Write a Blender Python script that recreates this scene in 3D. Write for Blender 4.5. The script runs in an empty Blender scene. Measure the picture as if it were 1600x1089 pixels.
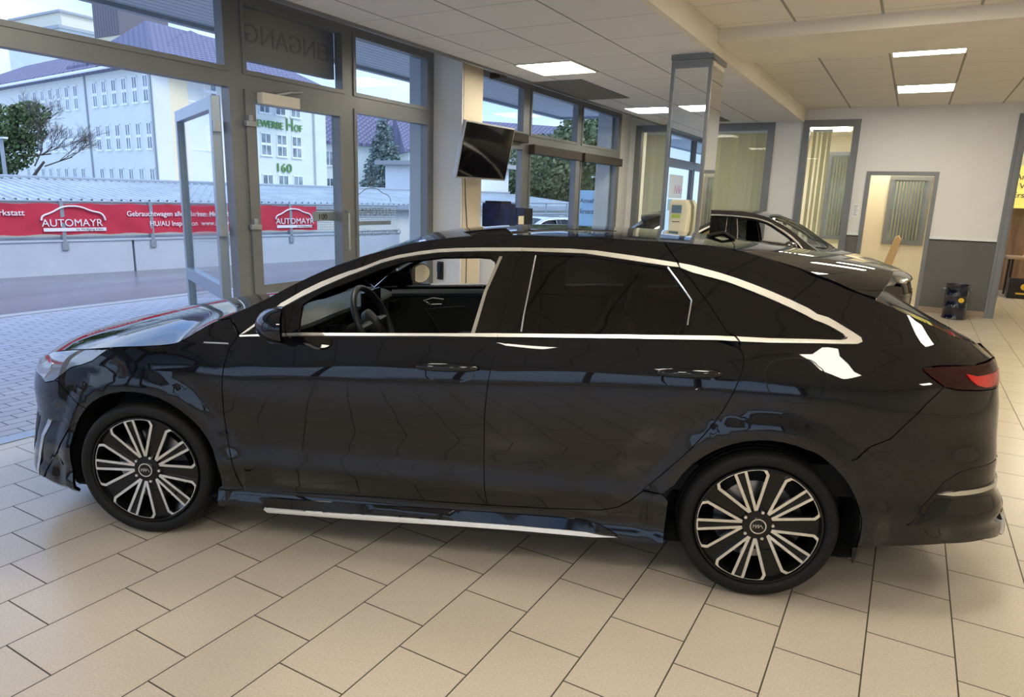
import bpy, bmesh, math, random
import numpy as np
from mathutils import Vector, Matrix, geometry
random.seed(7); np.random.seed(7)
SC = bpy.context.scene
COL = SC.collection

# ------------------------------------------------------------------ camera
cd = bpy.data.cameras.new('camera'); cam = bpy.data.objects.new('camera', cd); COL.objects.link(cam)
cd.sensor_fit = 'HORIZONTAL'; cd.sensor_width = 36.0; cd.lens = 1069.95/1600*36; cd.clip_start = .05; cd.clip_end = 600
RC = Matrix(((0.86589396, -0.13362216, 0.48205059), (0.49934933, 0.17381435, -0.84878668), (0.0296294, 0.97567089, 0.21722893)))
cam.matrix_world = Matrix.Translation((0, 0, 1.561)) @ RC.to_4x4()
SC.camera = cam
# ------------------------------------------------------------------ exposure
SC.view_settings.view_transform = 'Standard'; SC.view_settings.look = 'None'
SC.view_settings.gamma = 1; SC.view_settings.use_curve_mapping = False
SC.view_settings.exposure = 0.10
SC.cycles.use_denoising = True
SC.cycles.max_bounces = 10; SC.cycles.transparent_max_bounces = 16
SC.cycles.sample_clamp_indirect = 6.0
# ------------------------------------------------------------------ sky
wd = bpy.data.worlds.new('sky'); SC.world = wd; wd.use_nodes = True
nt = wd.node_tree; nt.nodes.clear()
N = nt.nodes.new
o_ = N('ShaderNodeOutputWorld'); bg = N('ShaderNodeBackground'); tc = N('ShaderNodeTexCoord')
no = N('ShaderNodeTexNoise'); no.inputs['Scale'].default_value = 2.2; no.inputs['Detail'].default_value = 5; no.inputs['Roughness'].default_value = .55
mp = N('ShaderNodeMapping'); mp.inputs['Scale'].default_value = (1, 1, 3.2)
rp = N('ShaderNodeValToRGB'); e = rp.color_ramp.elements
e[0].position = .40; e[0].color = (.21, .36, .70, 1); e[1].position = .62; e[1].color = (.46, .56, .75, 1)
nt.links.new(tc.outputs['Generated'], mp.inputs['Vector']); nt.links.new(mp.outputs['Vector'], no.inputs['Vector'])
nt.links.new(no.outputs['Fac'], rp.inputs['Fac'])
sx_ = N('ShaderNodeSeparateXYZ'); nt.links.new(tc.outputs['Generated'], sx_.inputs[0])
mr_ = N('ShaderNodeMapRange'); mr_.inputs['From Min'].default_value = .02; mr_.inputs['From Max'].default_value = .17; mr_.inputs['To Min'].default_value = .85; mr_.inputs['To Max'].default_value = 0.
nt.links.new(sx_.outputs[2], mr_.inputs['Value'])
mw = N('ShaderNodeMix'); mw.data_type = 'RGBA'; nt.links.new(mr_.outputs[0], mw.inputs['Factor']); nt.links.new(rp.outputs['Color'], mw.inputs['A']); mw.inputs['B'].default_value = (.42, .50, .64, 1)
nt.links.new(mw.outputs['Result'], bg.inputs['Color'])
bg.inputs['Strength'].default_value = 2.5
nt.links.new(bg.outputs['Background'], o_.inputs['Surface'])
# a weak veiled winter sun
sd = bpy.data.lights.new('sun', 'SUN'); sd.energy = 1.9; sd.angle = math.radians(30); sd.color = (1, .95, .86)
so = bpy.data.objects.new('sun', sd); COL.objects.link(so)
so.rotation_euler = Vector((-.65, -.25, -.75)).to_track_quat('-Z', 'Y').to_euler()
LIGHT_WARM = (1.0, .92, .77); LIGHT_PANEL = 26.0

# ------------------------------------------------------------------ materials
def mat(name, col, rough=.5, metal=0., spec=.5, coat=0., emit=None, es=0., noise=None, bump=None, trans=0., ior=1.45):
    m = bpy.data.materials.new(name); m.use_nodes = True
    t = m.node_tree; b = t.nodes['Principled BSDF']
    b.inputs['Base Color'].default_value = (*col, 1); b.inputs['Roughness'].default_value = rough
    b.inputs['Metallic'].default_value = metal; b.inputs['Specular IOR Level'].default_value = spec
    b.inputs['Coat Weight'].default_value = coat; b.inputs['Coat Roughness'].default_value = .02
    b.inputs['IOR'].default_value = ior; b.inputs['Transmission Weight'].default_value = trans
    if emit: b.inputs['Emission Color'].default_value = (*emit, 1); b.inputs['Emission Strength'].default_value = es
    if noise or bump:
        tc = t.nodes.new('ShaderNodeTexCoord')
    if noise:                                  # (scale, amount, detail[, stretch])
        n = t.nodes.new('ShaderNodeTexNoise'); n.inputs['Scale'].default_value = noise[0]; n.inputs['Detail'].default_value = noise[2]
        mp = t.nodes.new('ShaderNodeMapping')
        if len(noise) > 3: mp.inputs['Scale'].default_value = noise[3]
        t.links.new(tc.outputs['Object'], mp.inputs['Vector']); t.links.new(mp.outputs['Vector'], n.inputs['Vector'])
        r = t.nodes.new('ShaderNodeValToRGB'); a = noise[1]
        r.color_ramp.elements[0].position = .3; r.color_ramp.elements[1].position = .7
        r.color_ramp.elements[0].color = (*[c*(1-a) for c in col], 1); r.color_ramp.elements[1].color = (*[min(1, c*(1+a)) for c in col], 1)
        t.links.new(n.outputs['Fac'], r.inputs['Fac']); t.links.new(r.outputs['Color'], b.inputs['Base Color'])
    if bump:                                   # (scale, strength)
        n = t.nodes.new('ShaderNodeTexNoise'); n.inputs['Scale'].default_value = bump[0]; n.inputs['Detail'].default_value = 3
        t.links.new(tc.outputs['Object'], n.inputs['Vector'])
        bp = t.nodes.new('ShaderNodeBump'); bp.inputs['Strength'].default_value = bump[1]; bp.inputs['Distance'].default_value = .01
        t.links.new(n.outputs['Fac'], bp.inputs['Height']); t.links.new(bp.outputs['Normal'], b.inputs['Normal'])
    return m
def glass(name, tint=(.9, .95, .96), rough=0., fres=1.5, body=None, bodyfac=0.):
    """thin pane: tinted see-through plus a mirror-like sheen that grows at grazing angles"""
    m = bpy.data.materials.new(name); m.use_nodes = True; t = m.node_tree; t.nodes.clear(); N = t.nodes.new
    o = N('ShaderNodeOutputMaterial'); tr = N('ShaderNodeBsdfTransparent'); tr.inputs['Color'].default_value = (*tint, 1)
    gl = N('ShaderNodeBsdfGlossy'); gl.inputs['Roughness'].default_value = rough
    lw = N('ShaderNodeLayerWeight'); lw.inputs['Blend'].default_value = .5; f0 = ((fres-1)/(fres+1))**2
    pw = N('ShaderNodeMath'); pw.operation = 'POWER'; t.links.new(lw.outputs['Facing'], pw.inputs[0]); pw.inputs[1].default_value = 4.2
    ma = N('ShaderNodeMath'); ma.operation = 'MULTIPLY_ADD'; t.links.new(pw.outputs[0], ma.inputs[0]); ma.inputs[1].default_value = .5; ma.inputs[2].default_value = f0
    mx = N('ShaderNodeMixShader'); t.links.new(ma.outputs[0], mx.inputs['Fac'])
    src = tr.outputs['BSDF']
    if body:
        di = N('ShaderNodeBsdfDiffuse'); di.inputs['Color'].default_value = (*body, 1); m2 = N('ShaderNodeMixShader'); m2.inputs['Fac'].default_value = bodyfac
        t.links.new(tr.outputs['BSDF'], m2.inputs[1]); t.links.new(di.outputs['BSDF'], m2.inputs[2]); src = m2.outputs['Shader']
    t.links.new(src, mx.inputs[1]); t.links.new(gl.outputs['BSDF'], mx.inputs[2]); t.links.new(mx.outputs['Shader'], o.inputs['Surface'])
    return m
M = {}
M['paint'] = mat('black_car_paint', (.004, .004, .0055), .02, 0, .6, 0.)
M['paint_grey'] = mat('graphite_car_paint', (.035, .033, .03), .2, .3, .5, 1.0)
M['paint_silver'] = mat('silver_car_paint', (.55, .6, .66), .25, .6, .5, 1.0)
M['paint_blue'] = mat('blue_grey_car_paint', (.10, .13, .18), .2, .3, .5, 1.0)
M['paint_white'] = mat('white_car_paint', (.75, .78, .8), .25, 0, .5, 1.0)
M['gloss'] = mat('gloss_black', (.004, .004, .004), .04, 0, .5)
M['chrome'] = mat('satin_chrome', (.95, .93, .88), .36, 1.)
M['blade'] = mat('bright_sill_blade', (.85, .84, .80), .45, .35)
M['alu'] = mat('machined_alloy', (.78, .78, .76), .22, 1., noise=(60, .06, 2))
M['rimblack'] = mat('rim_gloss_black', (.006, .006, .006), .18, 0, .35, 0.)
M['rubber'] = mat('tyre_rubber', (.007, .007, .007), .6, spec=.3, bump=(90, .25))
M['plastic'] = mat('matte_black_plastic', (.012, .012, .012), .55, bump=(160, .1))
M['dark'] = mat('dark_void', (.004, .004, .004), .8)
M['steel'] = mat('brake_steel', (.35, .35, .36), .35, 1., noise=(30, .2, 2))
M['dash'] = mat('dashboard_grain', (.05, .06, .062), .42, bump=(200, .3))
M['seat'] = mat('seat_fabric', (.02, .02, .022), .8, bump=(150, .4))
M['leather'] = mat('steering_leather', (.018, .02, .022), .38, bump=(220, .2))
M['silvertrim'] = mat('silver_trim', (.7, .7, .68), .25, 1.)
M['screen'] = mat('screen_glass', (.004, .004, .005), .05)
M['tint'] = glass('privacy_glass', (.16, .17, .17), 0., 1.55)
M['clear'] = glass('windscreen_glass', (.72, .78, .76), 0., 1.5)
M['pane'] = glass('window_pane', (.95, .98, .99), 0., 1.22)
M['mirror'] = mat('mirror_silver', (.86, .9, .88), .01, 1.)
M['lampglass'] = mat('lamp_lens', (.25, .27, .3), .05, .6, .5, 1.)
M['lampwhite'] = mat('lamp_inner_reflector', (.75, .78, .8), .08, 1.)
M['red'] = mat('tail_lens_dark_red', (.022, .0015, .003), .04, 0, .5, 0.)
M['redlit'] = mat('tail_lens_bright_red', (.55, .012, .015), .08, 0, .5, 1.)
M['facade'] = mat('grey_aluminium_frame', (.215, .225, .235), .4, .3, noise=(4, .05, 2))
M['white'] = mat('white_wall_paint', (.82, .81, .78), .8, bump=(60, .1), noise=(1.5, .03, 3))
M['colwarm'] = mat('column_warm_lit_face', (.62, .55, .42), .8, bump=(60, .1))  # white column's room side, warm lamplight put into the colour
M['ceil'] = mat('mineral_ceiling_board', (.62, .60, .56), .9, noise=(120, .04, 2))
M['ceilr'] = mat('ceiling_board_right', (.64, .58, .47), .9, noise=(120, .04, 2))
M['beam'] = mat('plaster_beam', (.80, .75, .64), .85, noise=(2, .03, 3))
M['profile'] = mat('ceiling_profile', (.36, .33, .28), .6)
M['cream'] = mat('cream_office_wall', (.78, .72, .56), .8)
M['dado'] = mat('dado_grey_paint', (.13, .13, .125), .55, noise=(2, .08, 3))
M['lamp'] = mat('panel_light', (1, 1, 1), .5, emit=LIGHT_WARM, es=LIGHT_PANEL)
M['lampframe'] = mat('panel_light_frame', (.7, .66, .55), .5)
M['vent'] = mat('return_air_grille', (.17, .16, .14), .7, noise=(20, .15, 3))
M['blind'] = mat('vertical_blind_fabric', (.62, .60, .44), .8, noise=(60, .05, 2))
M['asphalt'] = mat('wet_asphalt', (.17, .165, .19), .22, noise=(1.2, .22, 4, (1, .3, 1)), bump=(80, .25))
M['concrete'] = mat('painted_concrete', (.50, .55, .60), .8, noise=(2.5, .05, 6), bump=(20, .1))
M['kerb'] = mat('kerb_concrete', (.42, .42, .42), .8)
M['metalroof'] = None
M['rail'] = mat('galvanised_steel', (.38, .42, .45), .45, .6)
M['banner'] = mat('red_banner_cloth', (.56, .032, .06), .7, noise=(3, .12, 3))
M['print'] = mat('white_print', (.85, .8, .8), .6)
M['printdark'] = mat('dark_print', (.09, .07, .07), .6)
M['facadewall'] = mat('pale_render', (.70, .73, .67), .85, noise=(.6, .03, 4))
M['facadeyel'] = mat('yellow_render', (.80, .70, .48), .85)
M['rooftile'] = None
M['winframe'] = mat('white_window_frame', (.86, .88, .88), .5)
M['winpane'] = mat('dark_window_pane', (.22, .27, .29), .08, noise=(1.2, .5, 2))
M['green'] = mat('green_letter_paint', (.12, .28, .07), .6)
M['leaf'] = mat('ivy_leaf', (.09, .14, .05), .7, noise=(2.5, .7, 3))
M['leaf2'] = mat('tree_leaf', (.17, .21, .10), .7, noise=(2.0, .6, 3))
M['needle'] = mat('blue_spruce_needle', (.20, .26, .24), .8, noise=(3, .5, 2))
M['bark'] = mat('bark', (.10, .085, .07), .9, noise=(20, .3, 3))
M['drum'] = mat('navy_drum_enamel', (.006, .008, .025), .12, 0, .5, .6)
M['yellow'] = mat('yellow_badge', (.75, .48, .04), .5)
M['wood'] = mat('brown_wood_board', (.20, .12, .07), .6, noise=(2, .35, 5, (6, 6, .6)))
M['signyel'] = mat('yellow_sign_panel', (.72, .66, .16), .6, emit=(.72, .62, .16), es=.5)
M['table'] = mat('table_board', (.35, .25, .16), .5)
M['skirting'] = mat('skirting_tile', (.36, .27, .2), .5)
M['canister'] = mat('cream_plastic', (.80, .74, .52), .4)
M['label'] = mat('blue_grey_label', (.12, .2, .27), .5)
M['labelg'] = mat('lime_label', (.42, .6, .08), .5)
M['tvframe'] = mat('tv_silver_bezel', (.55, .55, .55), .3, .6)
M['boxblue'] = mat('dark_blue_case', (.012, .02, .08), .3, noise=(8, .5, 3))
M['signblue'] = mat('pale_blue_sign', (.42, .68, .85), .6)
M['signink'] = mat('slate_sign_ink', (.05, .12, .18), .6)
M['signpink'] = mat('pink_sign_mark', (.7, .15, .3), .6)
M['panelback'] = mat('sign_box_back', (.36, .34, .33), .7)
M['panelshade'] = mat('sign_box_letter_shadow', (.27, .255, .25), .7)
M['blindbox'] = mat('dark_brown_blind', (.045, .035, .028), .6)
M['tan'] = mat('tan_chair_back', (.62, .42, .2), .5)

def grid_math(t):
    N = t.nodes.new; L = t.links.new
    def mth(op, a, b=None, c=None):
        n = N('ShaderNodeMath'); n.operation = op
        for i, v in enumerate((a, b, c)):
            if v is None: continue
            if isinstance(v, (int, float)): n.inputs[i].default_value = v
            else: L(v, n.inputs[i])
        return n.outputs[0]
    return mth
def tile_mat(name, x0, W, y0, Ln, shift, jw, cola, colb, joint, rough, spk=.12, xprof=None):
    """rectangular tiles in rows of constant x, each row slid along y by `shift` of a tile"""
    m = bpy.data.materials.new(name); m.use_nodes = True; t = m.node_tree; N = t.nodes.new; L = t.links.new; b = t.nodes['Principled BSDF']
    g = N('ShaderNodeNewGeometry'); s = N('ShaderNodeSeparateXYZ'); L(g.outputs['Position'], s.inputs[0]); mth = grid_math(t)
    u = mth('DIVIDE', mth('SUBTRACT', s.outputs[0], x0), W); i = mth('FLOOR', u); fu = mth('SUBTRACT', u, i)
    v = mth('ADD', mth('DIVIDE', mth('SUBTRACT', s.outputs[1], y0), Ln), mth('MULTIPLY', i, shift)); j = mth('FLOOR', v); fv = mth('SUBTRACT', v, j)
    du = mth('MULTIPLY', mth('MINIMUM', fu, mth('SUBTRACT', 1., fu)), W); dv = mth('MULTIPLY', mth('MINIMUM', fv, mth('SUBTRACT', 1., fv)), Ln)
    if xprof: ju = mth('LESS_THAN', du, xprof)
    else: ju = mth('LESS_THAN', du, jw)
    jn = mth('MAXIMUM', ju, mth('LESS_THAN', dv, jw))
    wn = N('ShaderNodeTexWhiteNoise'); wn.noise_dimensions = '2D'; cx = N('ShaderNodeCombineXYZ'); L(i, cx.inputs[0]); L(j, cx.inputs[1]); L(cx.outputs[0], wn.inputs['Vector'])
    no = N('ShaderNodeTexNoise'); no.inputs['Scale'].default_value = 140; no.inputs['Detail'].default_value = 2; L(g.outputs['Position'], no.inputs['Vector'])
    n2 = N('ShaderNodeTexNoise'); n2.inputs['Scale'].default_value = 3; n2.inputs['Detail'].default_value = 3; L(g.outputs['Position'], n2.inputs['Vector'])
    fac = mth('ADD', mth('MULTIPLY', wn.outputs['Value'], .35), mth('MULTIPLY', n2.outputs['Fac'], .65))
    mx = N('ShaderNodeMix'); mx.data_type = 'RGBA'; mx.inputs['A'].default_value = (*cola, 1); mx.inputs['B'].default_value = (*colb, 1); L(fac, mx.inputs['Factor'])
    sp = mth('ADD', mth('MULTIPLY', mth('SUBTRACT', no.outputs['Fac'], .5), spk*4), 1.)
    vm = N('ShaderNodeVectorMath'); vm.operation = 'SCALE'; L(mx.outputs['Result'], vm.inputs[0]); L(sp, vm.inputs['Scale'])
    m2 = N('ShaderNodeMix'); m2.data_type = 'RGBA'; L(vm.outputs[0], m2.inputs['A']); m2.inputs['B'].default_value = (*joint, 1); L(jn, m2.inputs['Factor'])
    L(m2.outputs['Result'], b.inputs['Base Color'])
    L(mth('ADD', mth('MULTIPLY', jn, .5), rough), b.inputs['Roughness'])
    bp = N('ShaderNodeBump'); bp.inputs['Strength'].default_value = .5; bp.inputs['Distance'].default_value = .002; L(mth('SUBTRACT', 1., jn), bp.inputs['Height']); L(bp.outputs[0], b.inputs['Normal'])
    return m
M['floor'] = tile_mat('beige_floor_tile', -2.508, .2847, 1.3743, .4201, .32386, .0026, (.50, .44, .355), (.57, .50, .41), (.05, .04, .028), .26)
M['paving'] = tile_mat('grey_block_paving', -4.7, .105, 0, .21, .5, .004, (.36, .365, .40), (.50, .51, .55), (.10, .10, .12), .55, .15)
M['ceil'] = tile_mat('ceiling_board_left', -3.70, .645, 4.415, .645, 0., .003, (.76, .75, .74), (.80, .79, .78), (.30, .29, .28), .9, .02, .008)
M['ceilr'] = tile_mat('ceiling_board_right', -1.07, .65, 7.66, .64, 0., .003, (.80, .75, .66), (.83, .78, .69), (.36, .33, .27), .9, .02, .011)
def stripe_mat(name, axis, per, a, b_, rough=.6, frac=.5, metal=0.):
    m = bpy.data.materials.new(name); m.use_nodes = True; t = m.node_tree; N = t.nodes.new; L = t.links.new; b = t.nodes['Principled BSDF']
    g = N('ShaderNodeTexCoord'); s = N('ShaderNodeSeparateXYZ'); L(g.outputs['Object'], s.inputs[0]); mth = grid_math(t)
    u = mth('DIVIDE', s.outputs[axis], per); f = mth('FRACT', u); j = mth('LESS_THAN', f, frac)
    mx = N('ShaderNodeMix'); mx.data_type = 'RGBA'; mx.inputs['A'].default_value = (*a, 1); mx.inputs['B'].default_value = (*b_, 1); L(j, mx.inputs['Factor'])
    L(mx.outputs['Result'], b.inputs['Base Color']); b.inputs['Roughness'].default_value = rough; b.inputs['Metallic'].default_value = metal
    bp = N('ShaderNodeBump'); bp.inputs['Strength'].default_value = .6; bp.inputs['Distance'].default_value = .02
    L(mth('ABSOLUTE', mth('SUBTRACT', f, .5)), bp.inputs['Height']); L(bp.outputs[0], b.inputs['Normal'])
    return m
M['soffit'] = stripe_mat('slatted_soffit', 0, .11, (.72, .76, .80), (.3, .34, .38), .5, .14)
M['metalroof'] = stripe_mat('ribbed_metal_roof', 1, .25, (.52, .57, .60), (.30, .34, .37), .5, .2)
M['rooftile'] = stripe_mat('violet_grey_roof_tile', 1, .45, (.20, .19, .27), (.13, .12, .18), .8, .35)

# ------------------------------------------------------------------ helpers
def tag(o, label=None, cat=None, group=None, kind=None):
    if label: o['label'] = label
    if cat: o['category'] = cat
    if group: o['group'] = group
    if kind: o['kind'] = kind
    return o
def empty(name, loc=(0, 0, 0), rz=0., parent=None, label=None, cat=None, group=None):
    o = bpy.data.objects.new(name, None); COL.objects.link(o); o.location = loc; o.rotation_euler = (0, 0, rz); o.empty_display_size = .1
    if parent: o.parent = parent
    return tag(o, label, cat, group)
class MB:
    def __init__(s): s.v = []; s.f = []
    def box(s, x0, x1, y0, y1, z0, z1, mtx=None):
        b = len(s.v); P = [(x, y, z) for z in (z0, z1) for y in (y0, y1) for x in (x0, x1)]
        if mtx: P = [tuple(mtx @ Vector(p)) for p in P]
        s.v += P; s.f += [tuple(b+i for i in q) for q in ((0, 2, 3, 1), (4, 5, 7, 6), (0, 1, 5, 4), (2, 6, 7, 3), (0, 4, 6, 2), (1, 3, 7, 5))]; return s
    def tube(s, pts, r, n=8, closed=False, cap=True):
        P = [Vector(p) for p in pts]; m = len(P); rr = r if hasattr(r, '__len__') else [r]*m; b = len(s.v); up = Vector((0, 0, 1)); last = None
        for i, p in enumerate(P):
            if closed: d = P[(i+1) % m]-P[i-1]
            else: d = P[min(i+1, m-1)]-P[max(i-1, 0)]
            d.normalize()
            a = last if last is not None else (up if abs(d.z) < .95 else Vector((1, 0, 0)))
            x = (a-d*a.dot(d)); x = x.normalized() if x.length > 1e-6 else d.orthogonal().normalized(); y = d.cross(x); last = x
            for k in range(n):
                t = 2*math.pi*k/n; s.v.append(tuple(p+(x*math.cos(t)+y*math.sin(t))*rr[i]))
        for i in range(m if closed else m-1):
            for k in range(n):
                a0 = b+i*n; a1 = b+((i+1) % m)*n; s.f.append((a0+k, a0+(k+1) % n, a1+(k+1) % n, a1+k))
        if cap and not closed:
            s.f.append(tuple(b+k for k in range(n))[::-1]); s.f.append(tuple(b+(m-1)*n+k for k in range(n)))
        return s
    def lathe(s, prof, n=48, ax='z', cen=(0, 0, 0), closed=False):
        b = len(s.v); m = len(prof)
        for k in range(n):
            t = 2*math.pi*k/n; c, sn = math.cos(t), math.sin(t)
            for r, h in prof:
                p = (r*c, r*sn, h) if ax == 'z' else ((r*c, h, r*sn) if ax == 'y' else (h, r*c, r*sn))
                s.v.append((p[0]+cen[0], p[1]+cen[1], p[2]+cen[2]))
        for k in range(n):
            for j in range(m if closed else m-1):
                a, c_ = b+k*m+j, b+((k+1) % n)*m+j; j2 = (j+1) % m-j; s.f.append((a, c_, c_+j2, a+j2))
        return s
    def prism(s, poly, z0, z1, mtx=None):
        b = len(s.v); n = len(poly); P = [(x, y, z0) for x, y in poly]+[(x, y, z1) for x, y in poly]
        if mtx: P = [tuple(mtx @ Vector(p)) for p in P]
        s.v += P; s.f.append(tuple(b+i for i in range(n))[::-1]); s.f.append(tuple(b+n+i for i in range(n)))
        for i in range(n): s.f.append((b+i, b+(i+1) % n, b+n+(i+1) % n, b+n+i))
        return s
    def build(s, name, m, parent=None, smooth=False, bev=0., loc=None, fix=True):
        me = bpy.data.meshes.new(name); me.from_pydata(s.v, [], s.f); me.materials.append(m)
        if fix:
            bm = bmesh.new(); bm.from_mesh(me); bmesh.ops.recalc_face_normals(bm, faces=bm.faces)
            if bev > 0: bmesh.ops.bevel(bm, geom=bm.edges[:], offset=bev, segments=2, affect='EDGES', profile=.6)
            bm.to_mesh(me); bm.free()
        if smooth:
            for p in me.polygons: p.use_smooth = True
            me.set_sharp_from_angle(angle=math.radians(38))
        o = bpy.data.objects.new(name, me); COL.objects.link(o)
        if parent: o.parent = parent
        if loc: o.location = loc
        return o
def struct(name, mb, m, **k): return tag(mb.build(name, m, **k), kind='structure')
def bx(name, m, x0, x1, y0, y1, z0, z1, parent=None, bev=0.): return MB().box(x0, x1, y0, y1, z0, z1).build(name, m, parent, bev=bev)
def sbox(name, m, *a): return struct(name, MB().box(*a), m)
def text(name, body, m, size, loc, xdir, ydir=(0, 0, 1), parent=None, align='LEFT', ext=.004, bold=0., sx=1.):
    cu = bpy.data.curves.new(name, 'FONT'); cu.body = body; cu.size = size; cu.extrude = ext; cu.offset = bold; cu.align_x = align; cu.materials.append(m)
    to = bpy.data.objects.new(name, cu); COL.objects.link(to); me = bpy.data.meshes.new_from_object(to); bpy.data.objects.remove(to)
    if not me.materials: me.materials.append(m)
    o = bpy.data.objects.new(name, me); COL.objects.link(o); x = Vector(xdir).normalized(); y = Vector(ydir).normalized(); z = x.cross(y).normalized()
    mm = Matrix((x*sx, y, z)).transposed().to_4x4(); mm.translation = Vector(loc)
    if parent: o.parent = parent
    o.matrix_world = mm
    return o
def copy_tree(o, parent=None):
    c = o.copy(); COL.objects.link(c); c.parent = parent
    for ch in list(o.children): copy_tree(ch, c)
    return c

# ------------------------------------------------------------------ the shape of the car body
def lerp1(x, xs, ys):
    return float(np.interp(x, xs, ys))
def smooth(x, a, b):
    t = min(1., max(0., (x-a)/(b-a))); return t*t*(3-2*t)
class Sp:                                   # monotone cubic through points
    def __init__(s, pts):
        s.x=[p[0] for p in pts]; s.y=[p[1] for p in pts]; n=len(pts)
        h=[s.x[i+1]-s.x[i] for i in range(n-1)]; d=[(s.y[i+1]-s.y[i])/h[i] for i in range(n-1)]
        m=[d[0]]
        for i in range(1,n-1):
            m.append(0. if d[i-1]*d[i]<=0 else 3*(h[i-1]+h[i])/((2*h[i]+h[i-1])/d[i-1]+(h[i]+2*h[i-1])/d[i]))
        m.append(d[-1]); s.m=m; s.h=h
    def __call__(s,x):
        X=s.x
        if x<=X[0]: return s.y[0]
        if x>=X[-1]: return s.y[-1]
        import bisect
        i=bisect.bisect_right(X,x)-1
        h=s.h[i]; t=(x-X[i])/h
        return ((1+2*t)*(1-t)**2*s.y[i]+t*(1-t)**2*h*s.m[i]+t*t*(3-2*t)*s.y[i+1]+t*t*(t-1)*h*s.m[i+1])
HW=.90
SIDE=Sp([(.10,.10),(.15,.045),(.185,.010),(.20,.003),(.23,.010),(.262,.021),(.285,.023),(.30,.019),(.34,.010),(.385,.003),(.40,.0035),(.43,.007),(.47,.0115),(.53,.0115),(.62,.004),(.72,.0),(.79,.001),(.84,.007),(.89,.020),(.94,.034),(.98,.046),(1.0,.056),(1.04,.078),(1.12,.122),(1.2,.168),(1.28,.217),(1.34,.262),(1.38,.31),(1.40,.36),(1.415,.5)])
FRONT=Sp([(.10,.12),(.15,.06),(.2,.02),(.28,.008),(.36,.015),(.44,.006),(.52,.0),(.58,.0),(.63,.012),(.68,.03),(.73,.06),(.80,.11),(.95,.3)])
REAR=Sp([(.12,.13),(.17,.06),(.22,.02),(.28,.0),(.34,.012),(.365,.03),(.385,.02),(.43,.03),(.46,.055),(.5,.055),(.58,.04),(.66,.03),(.72,.025),(.78,.03),(.86,.045),(.92,.05),(.96,.06),(1.05,.16),(1.2,.3)])
ZB=Sp([(.1,.925),(.48,.948),(.74,.97),(1.3,1.0),(1.58,1.013),(2.07,1.037),(2.43,1.05),(2.9,1.06),(3.7,1.06)])
AF,AR=-.885,3.735
FZ,RZ=.15,2.80        # ends of the straight middle zone
def zrel(a,z):
    return z-(ZB(a)-.985)*smooth(z,.6,.92)
WCF,WCR,ZW=0.,2.65,.312
def W(s,z):
    """body side: s<0 wraps round the nose (-1 = centre), 0..1 is the flank, 1..2 wraps round the tail; returns (a,y,z), near side y<0"""
    FN=3.7-.68*smooth(z,.22,.5); RN=4.0-1.2*smooth(z,.38,.75)
    if s<0: 
        ph=min(1.,-s)*math.pi/2; ca=math.sin(ph)**(2/FN) if ph>0 else 0.; cy=max(0.,math.cos(ph))**(2/FN)
        aend=AF+FRONT(z)+.0; a=FZ-(FZ-aend)*ca; w=ca
    elif s>1:
        ph=min(1.,s-1)*math.pi/2; ca=math.sin(ph)**(2/RN); cy=max(0.,math.cos(ph))**(2/RN)
        aend=AR-REAR(z); a=RZ+(aend-RZ)*ca
    else:
        a=FZ+(RZ-FZ)*s; cy=1.
    zr=zrel(a,z)
    y=HW-SIDE(zr)
    g=smooth(z,.8,1.15)
    y-=g*(.05*max(0.,(1.0-a))**2+.075*max(0.,(a-1.9)/1.5)**2)
    # wheel-arch flare
    for c in (WCF,WCR):
        if abs(a-c)<.6 and z<.85:
            r=math.hypot(a-c,z-ZW)
            y+=.014*(1-smooth(r,.405,.47))
            y-=.010*(smooth(r,.455,.48)-smooth(r,.48,.62))*(1 if z>.3 else 0)*0.5
    return (a,-y*cy,z)

# outlines on the body surface: (position along the wrap, height in metres)
O_E=[(0.0747,0.9999),(0.0983,1.0265),(0.1371,1.0759),(0.1686,1.1192),(0.2065,1.1787),(0.2630,1.2480),(0.3388,1.3187),(0.3738,1.3481),(0.4315,1.3720),(0.4884,1.3955),(0.5662,1.4033),(0.6355,1.4029),(0.7051,1.4026),(0.7827,1.3981),(0.8586,1.3886),(0.9089,1.3671),(0.9781,1.3170),(1.0581,1.2487),(1.1518,1.2122),(1.2949,1.1477),(1.3987,1.1028),(1.4744,1.0684),(1.5817,1.0366),(1.7218,0.9895)]
O_hoodshut=[(-0.3773,0.8094),(-0.1617,0.8520),(-0.0712,0.8714),(-0.0103,0.8830),(0.0208,0.9183),(0.0573,0.9720),(0.0747,0.9999)]
O_chromeU=[(0.1214,0.9554),(0.1636,1.0421),(0.1810,1.0829),(0.2289,1.1616),(0.2855,1.2266),(0.3022,1.2383),(0.3485,1.2917),(0.4158,1.3280),(0.4740,1.3414),(0.5623,1.3508),(0.6609,1.3568),(0.7343,1.3394),(0.8024,1.3196),(0.8212,1.3126),(0.8736,1.2825),(0.9251,1.2397),(0.9755,1.1890),(1.0236,1.1305),(1.0645,1.0875),(1.0666,1.0674)]
O_chromeL=[(0.1865,1.0695),(0.2309,1.1380),(0.2870,1.2076),(0.3033,1.2240),(0.3497,1.2775),(0.4168,1.3137),(0.4749,1.3272),(0.5630,1.3368),(0.6615,1.3384),(0.7347,1.3190),(0.7884,1.3045),(0.8214,1.2857),(0.8737,1.2560),(0.9250,1.2114),(0.9753,1.1590),(1.0127,1.1128),(1.0402,1.0821),(1.0300,1.0711)]
O_beltU=[(0.1219,0.9508),(0.2240,0.9773),(0.4354,1.0078),(0.5394,1.0236),(0.7227,1.0471),(0.8597,1.0621),(0.9328,1.0633),(1.0300,1.0711)]
O_beltL=[(0.1225,0.9439),(0.2249,0.9658),(0.4360,0.9965),(0.5400,1.0089),(0.7231,1.0319),(0.8598,1.0451),(0.9328,1.0464),(1.0399,1.0576)]
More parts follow.
